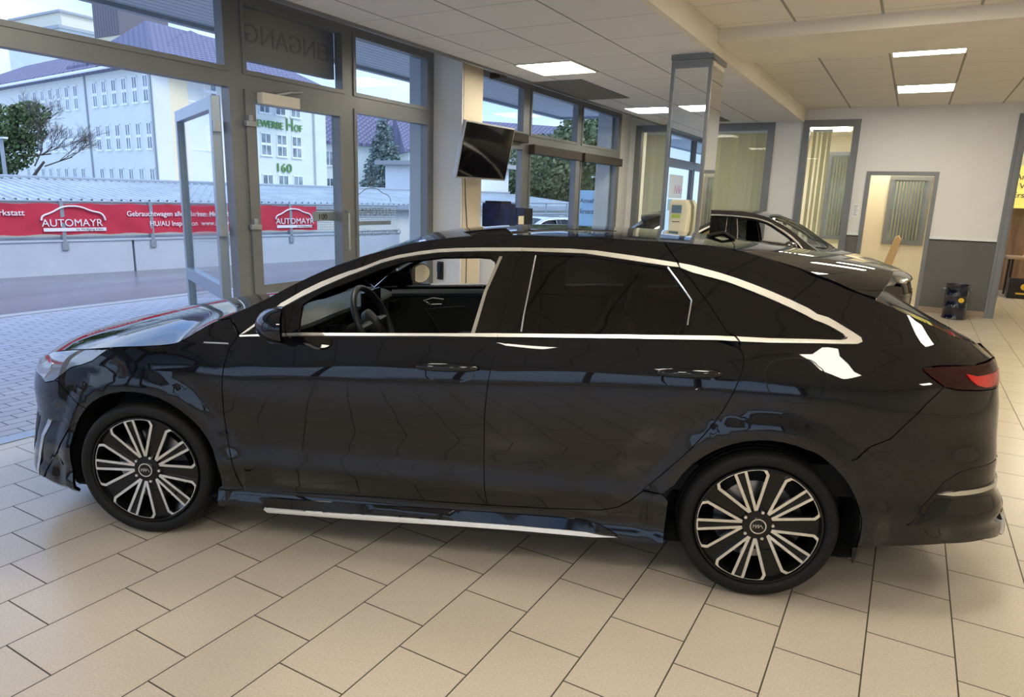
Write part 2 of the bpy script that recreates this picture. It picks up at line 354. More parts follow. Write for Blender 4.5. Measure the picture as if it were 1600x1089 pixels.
O_doorFfront=[(0.1161,0.9517),(0.1063,0.8936),(0.1010,0.8282),(0.0982,0.7466),(0.0959,0.6304),(0.0969,0.5419),(0.1020,0.4579),(0.1095,0.3737),(0.1127,0.3088),(0.1203,0.2592)]
O_doorbottom=[(0.0881,0.2548),(0.1205,0.2538),(0.2536,0.2711),(0.3623,0.2837),(0.4683,0.2909),(0.5274,0.2920),(0.6219,0.3106),(0.7106,0.3304),(0.7344,0.3516),(0.7528,0.3881),(0.7707,0.4374)]
O_rdoor=[(0.7797,1.3990),(0.8036,1.3107),(0.8217,1.2590),(0.8500,1.1657),(0.8742,1.0746),(0.8915,1.0221),(0.8990,0.9953),(0.8972,0.9395),(0.8860,0.8541),(0.8716,0.7611),(0.8513,0.6821),(0.8223,0.5839),(0.7927,0.4925),(0.7709,0.4299)]
O_Bgap=[(0.5624,1.3485),(0.5548,1.2682),(0.5479,1.1254),(0.5404,1.0215),(0.5403,0.9848),(0.5294,0.8260),(0.5257,0.6918),(0.5255,0.4952),(0.5280,0.3719),(0.5326,0.2970)]
O_Bglass1=[(0.5365,1.3316),(0.5175,1.1759),(0.5061,1.0230)]
O_rwin_front=[(0.5859,1.3323),(0.5815,1.2116),(0.5769,1.0935),(0.5749,1.0312)]
O_rwin_rear=[(0.7866,1.3043),(0.8049,1.2437),(0.8229,1.1842),(0.8192,1.1229),(0.8164,1.0647)]
O_spoil=[(0.9284,1.4044),(0.9436,1.3834),(0.9536,1.3597),(0.9703,1.3281),(0.9938,1.3039),(1.0230,1.2804),(1.0941,1.2359),(1.1512,1.2113)]
O_fuel=[(0.9283,0.9215),(0.9303,0.9677),(0.9450,0.9905),(0.9686,0.9985),(0.9931,0.9951),(1.0041,0.9612),(1.0065,0.9122),(1.0034,0.8596),(0.9894,0.8357),(0.9618,0.8326),(0.9370,0.8562)]
O_tail=[(1.2082,0.9780),(1.2728,0.9840),(1.4056,0.9781),(1.4886,0.9775),(1.6465,0.9750),(1.6663,0.8822),(1.5836,0.8760),(1.4271,0.8889),(1.3206,0.9004),(1.2625,0.9158),(1.2302,0.9453),(1.2116,0.9658)]
O_tailred=[(1.3626,0.9518),(1.4151,0.9392),(1.5372,0.9374),(1.6318,0.8947),(1.5842,0.8828),(1.4593,0.8937),(1.4078,0.9104),(1.3792,0.9299)]
O_bumpR=[(1.2665,0.9136),(1.2133,0.8573),(1.1629,0.7846),(1.1239,0.7176),(1.0790,0.6814),(1.0507,0.6328),(1.0420,0.6268)]
O_diff=[(1.1026,0.3811),(1.1677,0.4852),(1.2512,0.5797),(1.3163,0.6011),(1.3783,0.6102),(1.5157,0.6026)]
O_headl=[(-0.4918,0.7519),(-0.3738,0.8073),(-0.2623,0.8331),(-0.1790,0.8470),(-0.1228,0.8545),(-0.1355,0.8347),(-0.1560,0.8012),(-0.1867,0.7807),(-0.2331,0.7598),(-0.2665,0.7229),(-0.3047,0.6839),(-0.3607,0.6632),(-0.4113,0.6812)]
O_handleF=[(0.4192,0.8703),(0.4315,0.8974),(0.4662,0.9108),(0.5011,0.9067),(0.5146,0.8843),(0.5024,0.8519),(0.4683,0.8148),(0.4331,0.8240)]
O_handleR=[(0.7765,0.9078),(0.7896,0.9361),(0.8211,0.9460),(0.8527,0.9417),(0.8674,0.9161),(0.8538,0.8874),(0.8233,0.8549),(0.7910,0.8738)]

# ------------------------------------------------------------------ panel builder
def s2u(s): return s*1.45 if s < 0 else (s*2.65 if s <= 1 else 2.65+(s-1)*1.35)
def u2s(u): return u/1.45 if u < 0 else (u/2.65 if u <= 2.65 else 1+(u-2.65)/1.35)
def FW(u, v): return W(u2s(u), v)
def OW(pts): return [(s2u(s), z) for s, z in pts]
def resample(P, step):
    out = []
    for i, a in enumerate(P):
        b = P[(i+1) % len(P)]; n = max(1, int(math.ceil(math.hypot(b[0]-a[0], b[1]-a[1])/step)))
        out += [(a[0]+(b[0]-a[0])*k/n, a[1]+(b[1]-a[1])*k/n) for k in range(n)]
    return out
def smooth_line(P, it=2):
    for _ in range(it):                       # Chaikin, keeping the ends
        Q = [P[0]]
        for a, b in zip(P, P[1:]): Q += [(a[0]*.75+b[0]*.25, a[1]*.75+b[1]*.25), (a[0]*.25+b[0]*.75, a[1]*.25+b[1]*.75)]
        P = Q+[P[-1]]
    return P
def area(P): return sum(P[i][0]*P[(i+1) % len(P)][1]-P[(i+1) % len(P)][0]*P[i][1] for i in range(len(P)))/2
def inset(P, g):
    if abs(g) < 1e-6: return P
    out = []; n = len(P); sg = 1 if area(P) > 0 else -1
    for i in range(n):
        a, b, c = P[i-1], P[i], P[(i+1) % n]
        d1 = (b[0]-a[0], b[1]-a[1]); d2 = (c[0]-b[0], c[1]-b[1]); l1 = math.hypot(*d1) or 1; l2 = math.hypot(*d2) or 1
        nx = -(d1[1]/l1+d2[1]/l2)*sg; ny = (d1[0]/l1+d2[0]/l2)*sg; l = math.hypot(nx, ny)
        if l < .3: out.append(b); continue
        out.append((b[0]+nx/l*g, b[1]+ny/l*g))
    return out
def inside(P, X, Y):
    c = np.zeros(len(X), bool); n = len(P)
    for i in range(n):
        x1, y1 = P[i]; x2, y2 = P[(i+1) % n]
        if y1 == y2: continue
        m = ((y1 > Y) != (y2 > Y)) & (X < (x2-x1)*(Y-y1)/(y2-y1)+x1); c ^= m
    return c
def bdist(P, X, Y):
    d = np.full(len(X), 1e9); n = len(P)
    for i in range(n):
        x1, y1 = P[i]; x2, y2 = P[(i+1) % n]; dx, dy = x2-x1, y2-y1; L = dx*dx+dy*dy or 1e-12
        t = np.clip(((X-x1)*dx+(Y-y1)*dy)/L, 0, 1); d = np.minimum(d, np.hypot(X-x1-t*dx, Y-y1-t*dy))
    return d
def panel_mesh(name, F, outline, m, holes=(), step=.03, gap=.0022, thick=.014, off=0., flip=False, bulge=None):
    P = inset(resample(outline, step), gap); H = [inset(resample(h, step), -gap) for h in holes]
    if F is FW: P = [(-1.45 if x < -1.444 else (4.0 if x > 3.994 else x), y) for x, y in P]     # halves meet on the centre line
    xs = [p[0] for p in P]; ys = [p[1] for p in P]
    gx, gy = np.meshgrid(np.arange(min(xs)+step/2, max(xs), step), np.arange(min(ys)+step/2, max(ys), step)); X = gx.ravel(); Y = gy.ravel()
    k = inside(P, X, Y)
    for h in H: k &= ~inside(h, X, Y)
    X, Y = X[k], Y[k]; d = bdist(P, X, Y)
    for h in H: d = np.minimum(d, bdist(h, X, Y))
    k = d > step*.5; pts = [Vector(p) for p in P]; edges = [(i, (i+1) % len(P)) for i in range(len(P))]
    for h in H:
        b = len(pts); pts += [Vector(p) for p in h]; edges += [(b+i, b+(i+1) % len(h)) for i in range(len(h))]
    pts += [Vector((x, y)) for x, y in zip(X[k], Y[k])]
    r = geometry.delaunay_2d_cdt(pts, edges, [], 0, 1e-7); V = r[0]; T = [t for t in r[2] if len(t) == 3]
    cx = np.array([sum(V[i][0] for i in t)/3 for t in T]); cy = np.array([sum(V[i][1] for i in t)/3 for t in T])
    k = inside(P, cx, cy)
    for h in H: k &= ~inside(h, cx, cy)
    T = [t for t, q in zip(T, k) if q]
    pos = []; nor = []
    for p in V:
        e = 2e-3; a = np.array(F(p[0]-e, p[1])); b = np.array(F(p[0]+e, p[1])); c = np.array(F(p[0], p[1]-e)); d_ = np.array(F(p[0], p[1]+e))
        n = np.cross(b-a, d_-c); l = np.linalg.norm(n); n = n/l if l > 1e-12 else np.array((0, -1., 0))
        o = off+(bulge(p[0], p[1]) if bulge else 0.); pos.append(np.array(F(p[0], p[1]))+n*o); nor.append(n)
    if bulge:                                  # normals from the finished triangles
        acc = np.zeros((len(pos), 3))
        for t in T:
            q = np.cross(pos[t[1]]-pos[t[0]], pos[t[2]]-pos[t[0]])
            if q@nor[t[0]] < 0: q = -q
            for i in t: acc[i] += q
        nor = [a/(np.linalg.norm(a) or 1) for a in acc]
    faces = []; be = {}
    for t in T:
        q = np.cross(pos[t[1]]-pos[t[0]], pos[t[2]]-pos[t[0]]); t = list(t) if q@(nor[t[0]]+nor[t[1]]+nor[t[2]]) > 0 else list(t)[::-1]
        faces.append(tuple(t))
        for i in range(3): be[(t[i], t[(i+1) % 3])] = 1
    rim = [(a, b) for a, b in be if (b, a) not in be]; dup = {}
    for a, b in rim:
        for i in (a, b):
            if i not in dup:
                dup[i] = (len(pos), len(pos)+1); pos += [pos[i], pos[i]-nor[i]*thick]; nor += [None, None]
    acc = {i: np.zeros(3) for i in dup}
    for a, b in rim:
        q = np.cross(pos[b]-pos[a], nor[a]); acc[a] += q; acc[b] += q; faces.append((dup[b][0], dup[a][0], dup[a][1], dup[b][1]))
    for i, (j, k2) in dup.items():
        l = np.linalg.norm(acc[i]) or 1; nor[j] = nor[k2] = acc[i]/l
    if flip:
        pos = [p*np.array((1, -1, 1)) for p in pos]; nor = [n*np.array((1, -1, 1)) for n in nor]; faces = [f[::-1] for f in faces]
    me = bpy.data.meshes.new(name); me.from_pydata([tuple(p) for p in pos], [], faces); me.materials.append(m)
    me.polygons.foreach_set('use_smooth', [True]*len(faces)); me.normals_split_custom_set_from_vertices([tuple(n) for n in nor])
    return me
def panel(name, F, outline, m, parent, **k):
    o = bpy.data.objects.new(name, panel_mesh(name, F, outline, m, **k)); COL.objects.link(o); o.parent = parent; return o
def on(s, z, off=0., flip=False, F=W):         # a point of the body surface, pushed outward by off
    e = 1e-3; a = np.array(F(s-e, z)); b = np.array(F(s+e, z)); c = np.array(F(s, z-e)); d = np.array(F(s, z+e))
    n = np.cross(b-a, d-c); n /= np.linalg.norm(n); p = np.array(F(s, z))+n*off
    return (p[0], -p[1] if flip else p[1], p[2])
# upper skin: centre line (a, z) against side line on the wrap (s, z), from the nose to the spoiler
TOP = [(-.868, .700, -.97, .700), (-.862, .722, -.80, .705), (-.845, .745, -.62, .715), (-.81, .765, -.50, .745), (-.76, .787, -.395, .795), (-.68, .815, -.30, .828), (-.547, .85, -.20, .845),
 (-.35, .898, -.10, .866), (-.138, .943, -.03, .879), (.05, .972, .008, .897), (.2, .99, .045, .953), (.30, 1.0, .0747, 1.0), (.45, 1.075, .1371, 1.0759), (.62, 1.165, .192, 1.156), (.80, 1.25, .263, 1.248),
 (.95, 1.315, .3388, 1.3187), (1.10, 1.368, .40, 1.361), (1.25, 1.392, .46, 1.385), (1.45, 1.412, .52, 1.400), (1.8, 1.422, .6355, 1.403), (2.15, 1.415, .745, 1.4005), (2.45, 1.397, .8586, 1.3886),
 (2.75, 1.37, .955, 1.336), (3.0, 1.342, 1.02, 1.282), (3.15, 1.322, 1.09, 1.237), (3.27, 1.30, 1.1512, 1.2125)]
TAIL = [(3.10, 1.262, 1.13, 1.219), (3.25, 1.20, 1.2, 1.190), (3.4, 1.125, 1.2949, 1.1477), (3.52, 1.062, 1.3987, 1.1028), (3.60, 1.018, 1.4744, 1.0684), (3.65, .995, 1.5817, 1.0366), (3.668, .982, 1.7218, .9895), (3.672, .972, 1.97, .972)]
class Skin:
    def __init__(s, K, p0, p1, pa, pb):
        t = [0.]
        for a, b in zip(K, K[1:]): t.append(t[-1]+math.hypot(b[0]-a[0], b[1]-a[1])+.02)
        s.t = t; E = [W(k[2], k[3]) for k in K]; s.c = [Sp(list(zip(t, q))) for q in ([k[0] for k in K], [k[1] for k in K], [e[0] for e in E], [e[1] for e in E], [e[2] for e in E])]
        s.p = (p0, p1, pa, pb)
    def __call__(s, t, vv):
        v = max(-1., min(1., vv/.7)); t = max(0, min(s.t[-1], t)); ca, cz, ea, ey, ez = [q(t) for q in s.c]; av = abs(v)
        p0, p1, pa, pb = s.p; p = p0+(p1-p0)*smooth(t, pa, pb)
        return (ca+(ea-ca)*av**2.0, -ey*v, cz+(ez-cz)*av**p)
FT = Skin(TOP, 2.2, 4.0, 3.4, 4.2); TT = FT.t
FB = Skin(TAIL, 2.6, 2.6, 0, 1)
T_HOOD, T_COWL, T_WS, T_GATE = TT[11], TT[11]+.05, TT[16]+.03, TT[21]+.10

def wheel(parent, a, side, steer=0., turn=0.):
    """side -1 near, +1 far; built facing -y and turned for the far side"""
    w = empty('wheel', (a, side*.885, .312), 0 if side < 0 else math.pi, parent); w.rotation_euler.z += math.radians(steer)
    y0 = 0.
    R = .248
    ty = [(R, .030), (R+.002, .012), (.262, -.001), (.277, -.004), (.291, -.001), (.301, .008), (.307, .020), (.3105, .034), (.3115, .052), (.3045, .053), (.3045, .061), (.312, .062), (.312, .088), (.3045, .089), (.3045, .098), (.3125, .099),
          (.3125, .123), (.3045, .124), (.3045, .133), (.312, .134), (.312, .160), (.3045, .161), (.3045, .169), (.3115, .170), (.309, .190), (.300, .212), (.285, .222), (.262, .222), (R, .205), (R-.01, .18), (R-.012, .06)]
    MB().lathe(ty, 96, 'y', closed=True).build('tyre', M['rubber'], w, smooth=True)
    MB().lathe([(R+.001, .014), (R-.002, .003), (R-.008, .002), (R-.012, .010), (R-.020, .045), (R-.030, .09), (R-.034, .20)], 72, 'y').build('rim_barrel', M['rimblack'], w, smooth=True)
    MB().lathe([(0, .075), (.165, .075), (.165, .095), (0, .095)], 48, 'y').build('brake_disc', M['steel'], w, smooth=True)
    MB().prism([(.07*math.cos(t)+0*1, .07*math.sin(t)) for t in (0, 0)]+[(r*math.cos(t), r*math.sin(t)) for r, t in [(.105, -.45), (.175, -.5), (.182, -.2), (.182, .2), (.175, .5), (.105, .45)]], .05, .11, Matrix(((1, 0, 0, 0), (0, 0, 1, 0), (0, 1, 0, 0), (0, 0, 0, 1)))).build('brake_caliper', M['rimblack'], w)
    mt = Matrix(((1, 0, 0, 0), (0, 0, 1, 0), (0, 1, 0, 0), (0, 0, 0, 1)))
    pol = lambda r, d: (r*R*math.cos(math.radians(d)), r*R*math.sin(math.radians(d)))
    sp = MB(); st = MB()
    def strip(P, wd):
        n = len(P); Lp = []; Rp = []
        for i, p in enumerate(P):
            a_ = P[max(i-1, 0)]; b_ = P[min(i+1, n-1)]; d1 = Vector(p)-Vector(a_); d2 = Vector(b_)-Vector(p); d1 = d1.normalized() if d1.length else d2.normalized(); d2 = d2.normalized() if d2.length else d1
            tn = (d1+d2).normalized(); nn = Vector((-tn.y, tn.x)); k = wd/2/max(.5, nn.dot(Vector((-d1.y, d1.x)))); Lp.append((p[0]+nn.x*k, p[1]+nn.y*k)); Rp.append((p[0]-nn.x*k, p[1]-nn.y*k))
        for i in range(n-1): st.prism([Lp[i], Lp[i+1], Rp[i+1], Rp[i]], .009, .022, mt)
    for k in range(5):
        th = 40+turn+72*k
        def loc(r, lat, a0): c, s_ = math.cos(math.radians(a0)), math.sin(math.radians(a0)); return ((r*c-lat*s_)*R, (r*s_+lat*c)*R)
        sp.prism([loc(.15, .05, th), loc(.97, .09, th), loc(.97, -.09, th), loc(.15, -.05, th)], .020, .045, mt)
        sp.prism([pol(.2, th+10), pol(.88, th+27), pol(.97, th+24), pol(.985, th+30), pol(.985, th+42), pol(.97, th+48), pol(.88, th+45), pol(.2, th+62)], .022, .05, mt)
        strip([loc(.22, .045, th), loc(.955, .082, th)], .0115); strip([loc(.22, -.045, th), loc(.955, -.082, th)], .0115)
        strip([loc(.955, .095, th), loc(.955, -.095, th)], .0115)
        for s_ in (1, -1):
            strip([pol(.24, th+s_*12), pol(.87, th+s_*26.5), pol(.955, th+s_*23)]+[pol(.967, th+s_*q) for q in (19, 15, 11, 7)], .0115)
    for mbx in (sp, st):
        mbx.v = [(x, y+.016*(1-min(1, math.hypot(x, z)/R)**.8), z) for x, y, z in mbx.v]
    MB().lathe([(0, .012), (.058, .016), (.064, .030), (.064, .05)], 40, 'y').build('wheel_hub', M['rimblack'], w, smooth=True)
    sp.build('spoke_star', M['rimblack'], w, bev=.0012); st.build('alloy_face', M['alu'], w)
    cap = MB().lathe([(0, .006), (.026, .006), (.0265, .0085)], 40, 'y').build('centre_cap', M['gloss'], w, smooth=True)
    MB().lathe([(.0265, .010), (.0275, .004), (.032, .004), (.033, .014)], 40, 'y').build('cap_ring', M['alu'], w, smooth=True)
    lg = MB()
    for P in ([(-.019, -.007), (-.019, .007)], [(-.019, -.001), (-.009, .007), (-.009, -.007), (-.001, .007)], [(.001, .007), (.001, -.007), (.010, .007), (.019, -.007)]):
        for a_, b_ in zip(P, P[1:]):
            d = (Vector(b_)-Vector(a_)).normalized()*.0012; nn = Vector((-d.y, d.x)); a2 = Vector(a_)-d; b2 = Vector(b_)+d
            lg.prism([tuple(a2+nn), tuple(b2+nn), tuple(b2-nn), tuple(a2-nn)], .004, .0062, mt)
    lg.build('cap_emblem', M['alu'], w)
    for k in range(5):
        x, z = pol(.235, 76+turn+72*k); MB().lathe([(0, .007), (.006, .007), (.008, .012), (.008, .03)], 10, 'y', (x, .004, z)).build('wheel_nut', M['alu'], w, smooth=True)
    return w

def ln(P, a=0, b=None): return list(P)[a:b]
def make_car():
    car = empty('estate_car')
    ch = OW
    seam = .0024
    # arches in (s,z): points round each opening
    def arc(c, R, t0, t1, n=26):
        out = []
        for i in range(n+1):
            t = math.radians(t0+(t1-t0)*i/n); a = c+R*math.cos(t); z = ZW-.002+R*math.sin(t)
            lo, hi = (-1., .6) if c < 1 else (.4, 2.)
            for _ in range(40):
                md = (lo+hi)/2
                if W(md, z)[0] < a: lo = md
                else: hi = md
            out.append(((lo+hi)/2, z))
        return out
    aF = arc(WCF, .375, -22, 202); aR = arc(WCR, .372, -16, 196)          # start at the rear foot, over the top, to the front foot
    fF = [p for p in aF]; i_b = min(range(len(aF)), key=lambda i: abs(aF[i][1]-.588)+(0 if i > 13 else 9))
    zs = .175
    fend_b = aF[:i_b+1]                                                    # rear foot .. bumper joint
    bump_b = aF[i_b:]
    hs = O_hoodshut[::-1]                                                  # from cowl to nose
    dF = smooth_line(O_doorFfront[1:], 1); db = O_doorbottom
    door_top_f = (.1190, .9470)
    sill_top = [(O_doorFfront[-1][0], O_doorFfront[-1][1])]+[(.2548, .2746), (.3628, .2856), (.4685, .2918)]+[O_Bgap[-1]]
    rd = smooth_line(O_rdoor[5:], 1)
    Ec = smooth_line(O_E[:], 1)
    for sd in (False, True):
        kw = dict(flip=sd)
        # --- front bumper, lamp, wing
        hl_low = [(-.4113, .6812), (-.3608, .6632), (-.3047, .6839), (-.2843, .6850)]
        nose = [(-1., .70), (-.80, .705), (-.62, .715), (-.52, .735)]
        panel('front_bumper', FW, ch([(-1., .155), (-.6, .155), (-.3, .160), (aF[-1][0]-.015, .172)]+bump_b[::-1]+[(-.2194, .6229), (-.2843, .6850)]+hl_low[::-1][1:]+[(-.4918, .69), (-.62, .672), (-.62, .60), (-1., .60)]), M['paint'], car, **kw)
        panel('grille', FW, ch([(-1., .60), (-.62, .60), (-.62, .672), (-.62, .712), (-1., .698)]), M['gloss'], car, off=-.012, **kw)
        fl = panel('lower_air_intake', FW, ch([(-1., .24), (-.62, .24), (-.50, .34), (-.46, .47), (-.62, .47), (-1., .44)]), M['plastic'], car, off=.002, gap=0, thick=.006, **kw)
        # corner blade with its bright leading edge
        panel('corner_blade', FW, ch([(-.40, .21), (-.36, .2), (-.30, .30), (-.235, .47), (-.2, .505), (-.29, .488), (-.335, .482), (-.375, .40)]), M['gloss'], car, off=.004, gap=0, thick=.008, **kw)
        panel('blade_edge_trim', FW, ch([(-.425, .19), (-.40, .20), (-.375, .40), (-.335, .482), (-.36, .485), (-.40, .40)]), M['silvertrim'], car, off=.007, gap=0, thick=.010, **kw)
        hl = panel('headlamp', FW, ch([(-.55, .72), (-.4918, .7519), (-.3738, .8073), (-.2623, .8331), (-.1790, .8470), (-.1228, .8545), (-.1355, .8347), (-.1560, .8012), (-.1867, .7807), (-.2331, .7598), (-.2665, .7229), (-.3047, .6839), (-.3608, .6632), (-.4113, .6812), (-.50, .69)]), M['lampglass'], car, off=.002, **kw)
        panel('headlamp_reflector', FW, ch([(-.50, .715), (-.42, .745), (-.37, .775), (-.34, .76), (-.35, .71), (-.37, .685), (-.43, .695)]), M['lampwhite'], hl, off=.0045, gap=0, thick=.004, **kw)
        wing = panel('front_wing', FW, ch([(.119, .262), (.0905, .2597), (aF[0][0]+.002, .262)]+[p for p in fend_b if p[1] > .262]+[(-.2194, .6229), (-.2843, .6850), (-.3047, .6839), (-.2665, .7229), (-.2331, .7598), (-.1867, .7807), (-.1560, .8012), (-.1355, .8347), (-.1228, .8545), (-.10, .866), (-.03, .879), (.008, .897), (.045, .953), (.0747, 1.0), (.0976, 1.0124), (.1190, .9470)]+dF), M['paint'], car, **kw)
        panel('indicator_repeater_trim', FW, ch([(.060, .909), (.105, .912), (.104, .9175), (.062, .915)]), M['silvertrim'], wing, off=.002, gap=0, thick=.003, step=.01, **kw)
        # --- sill with gloss insert and bright lower blade
        sill = panel('side_sill', FW, ch([(aF[0][0]+.003, .262), (.0905, .2597), (.1225, .2640)]+sill_top[1:]+[(.6217, .3077), (.7107, .3247), (.7346, .3443), (.7531, .3805), (.7709, .4258)]+[p for p in aR[::-1] if p[1] < .42 and p[0] < .9][::-1][:0]+[(.7985, .425), (aR[-1][0], .40), (aR[-1][0]-.002, .21), (.7599, .2), (.55, .18), (.30, .172), (.16, .166), (aF[0][0]+.004, .19)]), M['paint'], car, **kw)
        panel('sill_insert', FW, ch([(.150, .236), (.3638, .252), (.5715, .268), (.68, .272), (.705, .262), (.735, .226), (.57, .226), (.36, .213), (.165, .190)]), M['gloss'], sill, off=.004, gap=0, thick=.006, bulge=lambda u, v: .010*math.exp(-((v-.225-.012*u)/.02)**2), **kw)
        panel('sill_blade', FW, ch([(.1597, .196), (.3636, .2115), (.5730, .2235), (.690, .2245), (.7131, .2180), (.7376, .2165), (.70, .2095), (.5730, .207), (.3636, .196), (.1633, .181)]), M['blade'], sill, off=.014, gap=0, thick=.016, step=.02, **kw)
        # --- doors
        fd = panel('front_door', FW, ch([(.1190, .9470)]+dF+sill_top[1:]+O_Bgap[:3:-1][1:]+[(.5400, 1.0089), (.4360, .9965), (.2249, .9658)]), M['paint'], car, **kw)
        rdp = panel('rear_door', FW, ch([(.5400, 1.0089)]+O_Bgap[5:]+[(.6217, .3077), (.7107, .3247), (.7346, .3443), (.7531, .3805), (.7709, .4258)]+rd[::-1]+[(.8598, 1.0451), (.7231, 1.0319)]), M['paint'], car, **kw)
        panel('belt_trim', FW, ch(O_beltL[:4]+O_beltU[:4][::-1]), M['chrome'], fd, off=.006, gap=.0008, thick=.012, step=.02, **kw)
        panel('belt_trim', FW, ch([(.5400, 1.0089), (.7231, 1.0319), (.8598, 1.0451), (.8905, 1.0455), (.8840, 1.0625), (.8597, 1.0621), (.7227, 1.0471), (.5394, 1.0236)]), M['chrome'], rdp, off=.006, gap=.0012, thick=.012, step=.02, **kw)
        # window frames
        up = smooth_line(O_chromeL[:8], 1)
        hole = [(.2218, .983), (.2200, 1.03), (.2195, 1.085), (.2350, 1.1150), (.2604, 1.1500), (.3059, 1.2000), (.3423, 1.2431), (.3798, 1.2761), (.4374, 1.2990), (.4953, 1.3075), (.5140, 1.3060), (.5215, 1.2950), (.5235, 1.2750), (.5210, 1.245), (.5142, 1.1663), (.5055, 1.05), (.5024, 1.013)]
        ff = panel('window_frame', FW, ch([(.1219, .9508), (.165, 1.0445)]+up+O_Bgap[:4]+[(.5394, 1.0236), (.4354, 1.0078), (.2240, .9773)]), M['gloss'], fd, holes=[ch(hole)], step=.022, **kw)
        panel('window_channel', FW, ch([(.5290, 1.3150), (.5340, 1.3150), (.5160, 1.1759), (.5045, 1.0180), (.4985, 1.0160), (.5110, 1.1759)]), M['silvertrim'], fd, off=.002, gap=0, thick=.004, step=.015, **kw)
        panel('chrome_window_trim', FW, ch(smooth_line(O_chromeU[2:10], 1)+smooth_line(O_chromeL[:8], 1)[::-1]), M['chrome'], fd, off=.006, gap=.0006, thick=.012, step=.02, **kw)
        panel('mirror_sail_trim', FW, ch([(.1219, .9508), (.1300, .9600), (.1865, 1.0695), (.1810, 1.0829), (.1636, 1.0421)]), M['chrome'], fd, off=.004, gap=0, thick=.010, step=.012, **kw)
        rdl = O_rdoor[1:6]
        rf = panel('window_frame', FW, ch([(.5630, 1.3368), (.6615, 1.3384), (.7347, 1.3190), (.7884, 1.3045), (.8036, 1.3000)]+rdl[1:]+[(.8860, 1.0625), (.8597, 1.0621), (.7227, 1.0471), (.5394, 1.0236)]+O_Bgap[3:0:-1]), M['gloss'], rdp,
                   holes=[ch([(.5859, 1.3250), (.6615, 1.3290), (.7347, 1.3100), (.7830, 1.2960), (.8025, 1.2437), (.8195, 1.1842), (.8150, 1.1229), (.8125, 1.0625), (.7227, 1.0510), (.5765, 1.0325), (.5765, 1.0935), (.5815, 1.2116)])], step=.022, **kw)
        panel('rear_door_glass', FW, ch([(.5859, 1.3250), (.6615, 1.3290), (.7347, 1.3100), (.7830, 1.2960), (.8025, 1.2437), (.8195, 1.1842), (.8150, 1.1229), (.8125, 1.0625), (.7227, 1.0510), (.5765, 1.0325), (.5765, 1.0935), (.5815, 1.2116)]), M['tint'], rdp, off=-.004, gap=-.004, thick=.003, **kw)
        for nm, A in (('window_divider', [(.5859, 1.3250), (.5815, 1.2116), (.5765, 1.0935), (.5752, 1.0350)]), ('window_divider', [(.7866, 1.3020), (.8049, 1.2437), (.8229, 1.1842), (.8192, 1.1229), (.8164, 1.0650)])):
            MB().tube([on(s, z, .001, sd) for s, z in resample(A, .04)[:-1] if True][:max(3, len(resample(A[:-1]+[A[-1]], .04))//2+1)], .0035, 6).build(nm, M['silvertrim'], rdp, smooth=True)
        panel('chrome_window_trim', FW, ch(smooth_line(O_chromeU[9:12], 1)+[(.8000, 1.3200), (.8036, 1.3020), (.7884, 1.3045), (.7347, 1.3190), (.6615, 1.3384), (.5630, 1.3368)]), M['chrome'], rdp, off=.006, gap=.0010, thick=.012, step=.02, **kw)
        # --- rear quarter and roof rail
        rail = O_E[:17]
        q_low = smooth_line(O_chromeU[:], 1)
        panel('roof_rail', FW, ch([(.0747, 1.0), (.0976, 1.0124), (.1214, .9554)]+O_chromeU[1:13]+[(.8024, 1.3196), (.7797, 1.3990)]+O_E[17-5:0:-1][0:0]+[p for p in O_E[::-1] if .1 < p[0] < .7797]), M['paint'], car, step=.026, **kw)
        tl_out = [(1.2082, .9780), (1.2116, .9658), (1.2302, .9453), (1.2625, .9158)]
        up2 = [p for p in O_E if p[0] > .7797 and p[0] < 1.5]
        quarter = panel('quarter_panel', FW, ch([(.7797, 1.3990), (.8024, 1.3196)]+O_chromeU[13:]+[(1.0667, 1.060), (1.0399, 1.0560), (.9328, 1.0464), (.8925, 1.0455)]+rd+[(.7985, .425)]+[p for p in aR[::-1] if p[1] > .43]
                        +[(1.0420, .6268), (1.0507, .6328), (1.0790, .6814), (1.1239, .7176), (1.1629, .7846), (1.2133, .8573), (1.2665, .9136), (1.2302, .9453), (1.2116, .9658), (1.2082, .9790), (1.2728, .9860), (1.4056, .9805), (1.4886, .9800), (1.60, .9795), (1.70, .9725), (1.83, .9725), (1.7218, .9895), (1.5817, 1.0366)]+up2[::-1]), M['paint'], car, step=.026, **kw)
        cq = [(.8036, 1.3020), (.8214, 1.2857)]+smooth_line(O_chromeL[12:17], 1)+[(1.0402, 1.0821), (1.0340, 1.0690), (.9328, 1.0625), (.8890, 1.0615), (.8742, 1.0746), (.8500, 1.1657), (.8217, 1.2590)]
        qg = panel('rear_quarter_glass', FW, ch(cq), M['gloss'], quarter, step=.026, **kw)
        panel('chrome_window_trim', FW, ch([(.8024, 1.3196)]+smooth_line(O_chromeU[13:19], 1)+[(1.0720, 1.0790), (1.0725, 1.0640), (1.0600, 1.0560), (1.0399, 1.0550), (.9328, 1.0464), (.8925, 1.0455), (.8865, 1.0625), (.9328, 1.0625), (1.0280, 1.0680), (1.0400, 1.0730), (1.0420, 1.0800)]+smooth_line(O_chromeL[12:18], 1)[::-1]+[(.8214, 1.2857), (.8050, 1.3010)]), M['chrome'], quarter, off=.006, gap=.0006, thick=.012, step=.02, **kw)
        # fuel flap (near side only on the real car's left)
        if not sd:
            MB().tube([on(s, z, -.0008) for s, z in smooth_line(O_fuel+[O_fuel[0]], 2)[:-1]], .0022, 5, closed=True).build('fuel_flap_gap', M['dark'], quarter, smooth=True)
